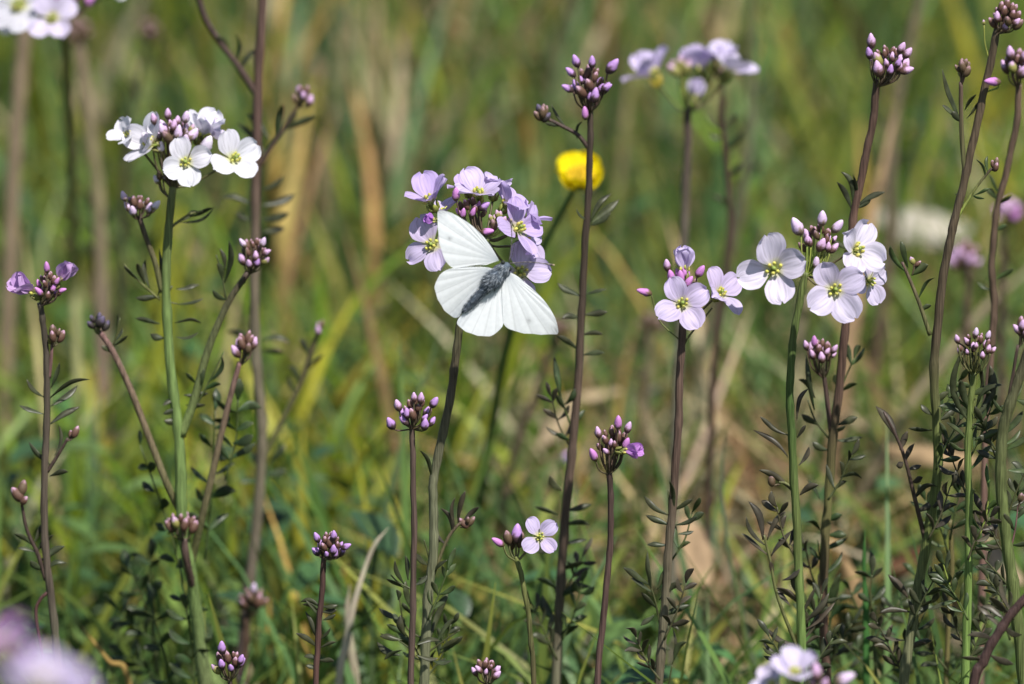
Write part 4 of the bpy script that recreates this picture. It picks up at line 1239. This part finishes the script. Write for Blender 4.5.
upswept(bigwhite, [(800, 640, 22, 3), (797, 560, -20, 3), (803, 690, 30, 4), (801, 680, -32, 4)])
upswept(violetcrown, [(828, 500, 22, 3), (823, 600, -18, 3), (826, 670, 26, 4), (838, 400, 16, 2), (825, 660, -20, 3)])
upswept(olive, [(936, 470, 24, 3), (928, 540, 22, 3), (910, 630, 26, 4), (905, 680, -28, 4), (940, 420, 18, 3), (906, 660, 24, 3)])
upswept(curled, [(969, 500, -20, 3), (968, 560, 22, 4), (968, 620, -24, 4), (966, 670, 24, 4), (969, 460, 22, 3), (967, 650, -16, 3)])
upswept(edge, [(1001, 470, -18, 3), (1008, 560, -24, 4), (1014, 620, -26, 4), (1006, 520, 20, 3)])
upswept(twolilac, [(664, 640, 22, 3), (660, 680, -24, 4), (672, 560, 20, 2)])
upswept(darkstem, [(560, 600, 22, 3), (557, 660, -24, 4), (562, 640, 20, 3), (572, 450, -20, 3)])
upswept(pb, [(428, 620, 20, 3), (425, 680, 26, 4), (425, 670, -24, 4)])

# foreground flowers
p = Plant('very blurred large violet and white cuckooflower head close to the camera', -0.52,
          [(22, 716), (22, 760), (24, 900)], (7, 8), [OLIVE, PURPLE], group=GROUP)
p.flower(44, 684, 90, (.1, .7, .6), 10, (.62, .53, .78), 14, (22, 718))
p.flower(4, 656, 90, (-.3, .8, .3), 40, (0.58, .32, .66), 24, (22, 718), .004)
p.flower(62, 690, 66, (.5, .6, .6), 20, (.62, .53, .78), 16, (22, 718), .002)
p.furled(28, 662, 32, 5, (0.55, .30, .66), (22, 718), .006, .2, 70)
p = Plant('soft pale lilac cuckooflower head with pink buds low in front of white-flowered stem', -0.17,
          [(806, 712), (806, 760), (806, 900)], (6, 8), [OLIVE, PURPLE])
p.flower(795, 676, 62, (-.05, .8, .5), 15, PALE, 36, (806, 714), -.003)
p.flower(774, 686, 50, (-.6, .6, .6), 15, PALE, 20, (806, 714))
p.cluster((806, 714), [(818, 682, 20, (-.15, -.1, 1), 'pink', 0), (834, 684, 22, (.8, -.1, .45), 'pale', 0), (822, 690, 14, (.3, -.3, 1), 'pink', 0), (812, 690, 14, (.1, .2, 1), 'pink', 0)], 2)

# top left white flowers, blurred
p = Plant('white cuckooflower head cut by the top edge, softly blurred with yellow centres', 0.22,
          [(64, 10), (66, 60, .28), (70, 130, .34), (73, 220, .42), (75, 300, .46), (78, 420, .4), (80, 690, .45)], (9, 12), [(.2, .21, .09), (0.22, .19, .12), (.22, .23, .10), (.22, .2, .13)])
hub = (64, 14)
p.flower(20, 6, 66, (-.15, .2, 1), 20, WHITE, 8, hub, -.006)
p.flower(52, 19, 56, (.1, .1, 1), 35, PALE, 12, hub, -.01)
p.flower(6, 14, 44, (-.5, .1, .8), 5, WHITE, 12, hub, 0)
p.dome(74, -6, 50, 24, 9, hub, 'magenta', 'pink', 10, 14, extra=[(90, 0, 16, 40, 'magenta')])
p.flower(108, -8, 44, (.5, .6, .4), 30, WHITE, 15, hub, .004)

# far stems
def far(label, Y, stem, w, cols, head=None, leaves=()):
    p = Plant(label, Y, stem, w, cols)
    if head:
        p.dome(*head)
    for l in leaves:
        p.leaf(None, l, 9, LEAFD)
    return p


far('broad pale out of focus stem nearest the picture edge in the far left grass', 0.5, [(30, -40), (22, 60), (14, 160), (10, 260), (6, 360), (2, 470)], (15, 17), [(.24, .2, .13)] * 4)
far('pinkish out of focus stem bowing beside the blurred white flower head', 0.48, [(78, 40), (90, 130), (99, 210), (101, 300), (103, 400), (108, 560)], (13, 16), [(.22, .19, .12), (.2, .2, .1), (.22, .19, .13), (.22, .16, .13), MAUVE],
    head=(78, 30, 34, 24, 8, (78, 42), 'brown', 'brown', 10, 14), leaves=[[(98, 210, 84, 190), (100, 230, 112, 205), (100, 260, 86, 240)]])
far('small faint reddish bud head alone in the green blur between two white heads', 0.55, [(148, 42), (138, 90), (126, 160), (120, 300)], (5, 8), [BROWN, DPURPLE],
    head=(151, 30, 22, 20, 6, (148, 44), 'red', 'brown', 9, 12), leaves=[[(130, 130, 110, 90), (132, 110, 142, 70), (126, 150, 148, 110)]])
far('tall purplish out of focus stem right of the blurred lilac head', 0.46, [(755, -20), (752, 60), (750, 130), (740, 210), (726, 270), (708, 330), (700, 380), (694, 520)], (9, 11), [OLIVE, MAUVE, PURPLE, MAUVE, PURPLE],
    leaves=[[(750, 100, 765, 80), (752, 70, 738, 50), (745, 180, 762, 160)]])
far('tall faint mauve stem behind the violet bud crown', 0.5, [(924, -20), (908, 50), (897, 110), (890, 180), (890, 240), (880, 330), (868, 420), (860, 560)], (9, 12), [MAUVE, MAUVE, PURPLE, MAUVE],
    leaves=[[(890, 190, 872, 180), (892, 170, 908, 150)]])
far('faint grey-brown stem behind the two-flowered lilac plant', 0.42, [(650, 330), (646, 400), (643, 470), (640, 560)], (8, 10), [MAUVE, PURPLE], head=(652, 322, 26, 18, 5, (650, 332), 'brown', 'brown', 9, 12), leaves=[[(648, 380, 630, 372), (646, 400, 664, 388)]])
far('faint pink bud head glowing between the olive stem and the slender purple one', 0.34, [(968, 268), (966, 320), (962, 400), (958, 560)], (7, 9), [BROWN, PURPLE], head=(964, 255, 34, 26, 8, (968, 272), 'pink', 'red', 10, 14))
far('faint magenta bud head half hidden behind the slender purple stem', 0.36, [(1004, 225), (1002, 300), (1000, 420), (998, 560)], (7, 9), [BROWN, PURPLE], head=(1008, 211, 34, 24, 7, (1004, 228), 'magenta', 'pink', 11, 15))
far('brown slanting out of focus stem beside the buttercup stalk', 0.34, [(556, 335), (540, 380), (522, 430), (508, 480), (498, 560)], (7, 10), [BROWN, BROWN], head=(558, 326, 20, 16, 4, (556, 338), 'brown', 'brown', 9, 12))
far('small violet bud lost in the grass behind the tall dark stem', 0.34, [(562, 470), (560, 500), (556, 560)], (5, 6), [OLIVE, BROWN], head=(562, 460, 8, 8, 1, (562, 470), 'violet', 'violet', 14, 16), leaves=[[(560, 500, 545, 480)]])


# ------------------------------------------------------------------ butterfly
def butterfly():
    YB = -0.020
    sc = pxs(YB)

    def z2(zx, zy, tow=0.0):             # tow: millimetres toward the viewer
        return at(390 + zx / 3.6, 160 + zy / 3.6, YB) - FWD * (tow / 1000)

    root = bpy.data.objects.new('butterfly', None)
    C.objects.link(root)
    base = z2(350, 440, -2)
    root.location = base
    root.empty_display_size = 0.01
    tag(root, 'white butterfly with dark furry body resting wings spread on the lilac flower head', 'butterfly')
    inv = Matrix.Translation(-base)
    A, B = np.array([428., 372.]), np.array([258., 552.])   # head, tail in enlarged px
    ax = (B - A) / np.linalg.norm(B - A)

    def wing(name, basep, outline, tow0, dihedral, spots=(), tipdust=None, veins=9, droop=0.0):
        o = [np.array(p, float) for p in outline]
        b = np.array(basep, float)
        sm = smooth_path(o + [o[0]], 8)[:-1]
        # even resampling
        sm = np.array(sm)
        seg = np.linalg.norm(np.roll(sm, -1, 0) - sm, axis=1)
        cum = np.concatenate([[0], np.cumsum(seg)])
        nu, nv = 150, 26
        closed = np.vstack([sm, sm[:1]])
        V, T, Cc = [], [], []
        for j in range(nv):
            t = (j / (nv - 1)) ** 0.9
            for i in range(nu):
                d = cum[-1] * i / (nu - 1)
                p = np.array([np.interp(d, cum, closed[:, 0]), np.interp(d, cum, closed[:, 1])])
                u = i / (nu - 1)
                # margin gently scalloped between the veins
                q = b + (p - b) * t * (1 - 0.010 * t * abs(math.sin(math.pi * veins * u * 1.3)))
                dist = abs((q - A)[0] * ax[1] - (q - A)[1] * ax[0]) / 3.6 * 0.273   # mm from the body line
                vein = math.cos(2 * math.pi * veins * u * 1.3)
                tw = tow0 + dihedral * dist - droop * dist * dist * 0.02 + 0.025 * vein * min(1, t * 2) * (0.4 + t)
                V.append(tuple(inv @ z2(q[0], q[1], tw)))
                T.append((u, t))
                c = np.array([0.88, 0.91, 0.94])
                vl = max(0.0, (abs(math.sin(math.pi * veins * u * 1.3)) - 0.965) / 0.035)
                c = c * (1 - 0.17 * vl * (t > 0.12))
                dist_b = abs((q - A)[0] * ax[1] - (q - A)[1] * ax[0])
                dust = max(0.0, 1 - t / 0.42) ** 1.6 + 0.55 * max(0.0, 1 - (dist_b - 14) / 42) ** 1.5
                dust = min(1.0, dust) * random.uniform(0.45, 1.0)
                c = c * (1 - 0.72 * dust) + np.array([0.24, 0.30, 0.37]) * 0.72 * dust
                c = c * (1 - 0.10 * max(0, t - .93) / .07 * abs(math.cos(math.pi * veins * u * 1.3)) ** 3)
                for (sx, sy, sr, sa) in spots:
                    k = math.exp(-((q[0] - sx) ** 2 + (q[1] - sy) ** 2) / sr ** 2)
                    c = c * (1 - sa * k)
                if tipdust is not None:
                    k = math.exp(-((q[0] - tipdust[0]) ** 2 + (q[1] - tipdust[1]) ** 2) / tipdust[2] ** 2)
                    c = c * (1 - 0.62 * k * random.uniform(.4, 1))
                Cc.append(tuple(c))
        F = []
        for j in range(nv - 1):
            for i in range(nu - 1):
                a = j * nu + i
                F.append((a, a + 1, a + nu + 1, a + nu))
        link(name, np_mesh(name, V, F, Cc, T, [M_WING]), root)

    wing('forewing', (392, 362), [(388, 352), (352, 295), (303, 243), (252, 207), (208, 185), (180, 181), (170, 195), (171, 240), (178, 300), (192, 348), (214, 382), (242, 389), (300, 380), (352, 376)],
         0.6, 0.26, spots=[(215, 283, 7, .45)], tipdust=(186, 180, 24), droop=.5)
    wing('hindwing', (372, 392), [(352, 386), (295, 384), (235, 388), (192, 402), (166, 436), (161, 470), (178, 515), (205, 552), (237, 569), (258, 553), (302, 492), (345, 430)],
         0.2, 0.30, veins=10, droop=.5)
    wing('hindwing', (388, 420), [(352, 448), (302, 508), (262, 552), (241, 583), (254, 606), (290, 626), (335, 636), (370, 632), (394, 612), (409, 588), (413, 520), (410, 450)],
         0.2, 0.24, veins=10, droop=.5)
    wing('forewing', (416, 400), [(428, 402), (455, 416), (492, 446), (541, 490), (580, 540), (602, 588), (606, 622), (590, 629), (530, 629), (462, 621), (414, 598), (407, 560), (404, 500), (404, 430)],
         0.6, 0.20, spots=[(500, 578, 8, .40), (470, 470, 6, .0)], tipdust=(606, 612, 24), droop=.5)

    # body: one continuous skin from head to tail
    mb = MB()
    prof = [(0, 7), (.03, 17), (.07, 22), (.11, 20), (.15, 22), (.22, 33), (.30, 36), (.38, 32), (.45, 24), (.55, 21), (.68, 20), (.80, 17), (.9, 13), (.97, 7), (1.0, 2)]
    pts, rad, cl = [], [], []
    for v, r in prof:
        q = A + (B - A) * v
        lift = 1.6 - 1.0 * v
        pts.append(z2(q[0], q[1], lift))
        rad.append(r * (.82 if v < .45 else .68) / 3.6 * sc)
        cl.append(lerp((0.09, 0.115, 0.15), (0.075, 0.095, 0.125), v))
    mb.tube(pts, rad, cl, n=16)
    body = link('body', mb.mesh('body', [M_FUR], inv), root)
    # fur
    fm = MB()
    for k in range(1500):
        v = random.uniform(.02, .95) if k % 3 else random.uniform(.05, .42)
        q = A + (B - A) * v
        r = np.interp(v, [a[0] for a in prof], [a[1] for a in prof]) / 3.6 * sc * .78
        c = z2(q[0], q[1], 1.6 - v)
        axw = (z2(B[0], B[1], .6) - z2(A[0], A[1], 1.6)).normalized()
        th = random.uniform(0, 6.28)
        sd = axw.orthogonal().normalized()
        nrm = (Matrix.Rotation(th, 3, axw) @ sd)
        ln = random.uniform(.5, 1.6) * (1.25 if v < .45 else .5) / 1000
        d = (nrm * .6 + axw * random.uniform(.5, 1.2)).normalized()
        c0 = c + nrm * r
        col = random.choice([(0.13, .16, .20), (0.24, .28, .33), (0.07, .085, .11), (0.40, .44, .49)] if v < .45 else [(0.09, .115, .14), (0.19, .22, .27), (0.06, .07, .085)])
        fm.tube([c0, c0 + d * ln * .5, c0 + d * ln - nrm * ln * .15], [.00006, .00005, .00002], col, n=3)
    link('fur', fm.mesh('fur', [M_FUR], inv), root)
    for s in (-1, 1):
        em = MB()
        perp = np.array([-ax[1], ax[0]]) * s
        q = A + ax * 12 + perp * 17
        em.ball(z2(q[0], q[1], 1.9), 8 / 3.6 * sc, (0.03, .035, .03), seg=12, rings=8)
        link('eye', em.mesh('eye', [M_FUR], inv), root)
    for tip, mid in (((592, 379), (505, 368)), ((436, 212), (438, 290))):
        am = MB()
        P = smooth_path([z2(A[0], A[1], 1.7), z2(mid[0], mid[1], 2.6), z2(tip[0], tip[1], 2.2)], 8)
        n = len(P)
        am.tube(P, [(.00013 if i < n - 4 else (.00018, .00028, .00032, .00022)[i - n + 4]) for i in range(n)], [((0.07, .06, .06) if (i % 2) else (0.22, .20, .19)) if i < n - 1 else (.5, .4, .25) for i in range(n)], n=6)
        link('antenna', am.mesh('antenna', [M_FUR], inv), root)
    for s in (-1, 1):
        for k, (v, e) in enumerate(((.14, 22), (.24, 40), (.32, 48))):
            lm = MB()
            perp = np.array([-ax[1], ax[0]]) * s
            q = A + (B - A) * v
            q1 = q + perp * e * .6
            q2 = q + perp * e * .8 - ax * (20 - 18 * k)
            lm.tube([z2(q[0], q[1], .6), z2(q1[0], q1[1], -1.2), z2(q2[0], q2[1], -4.5)], [.00012, .0001, .00007], (0.12, .12, .12), n=6)
            link('leg', lm.mesh('leg', [M_FUR], inv), root)
    pm = MB()
    P = smooth_path([z2(A[0] + 4, A[1] - 6, 1.0), z2(440, 345, -1.0), z2(448, 300, -4)], 6)
    pm.tube(P, .00006, (0.05, .045, .04), n=6)
    link('proboscis', pm.mesh('proboscis', [M_FUR], inv), root)


butterfly()
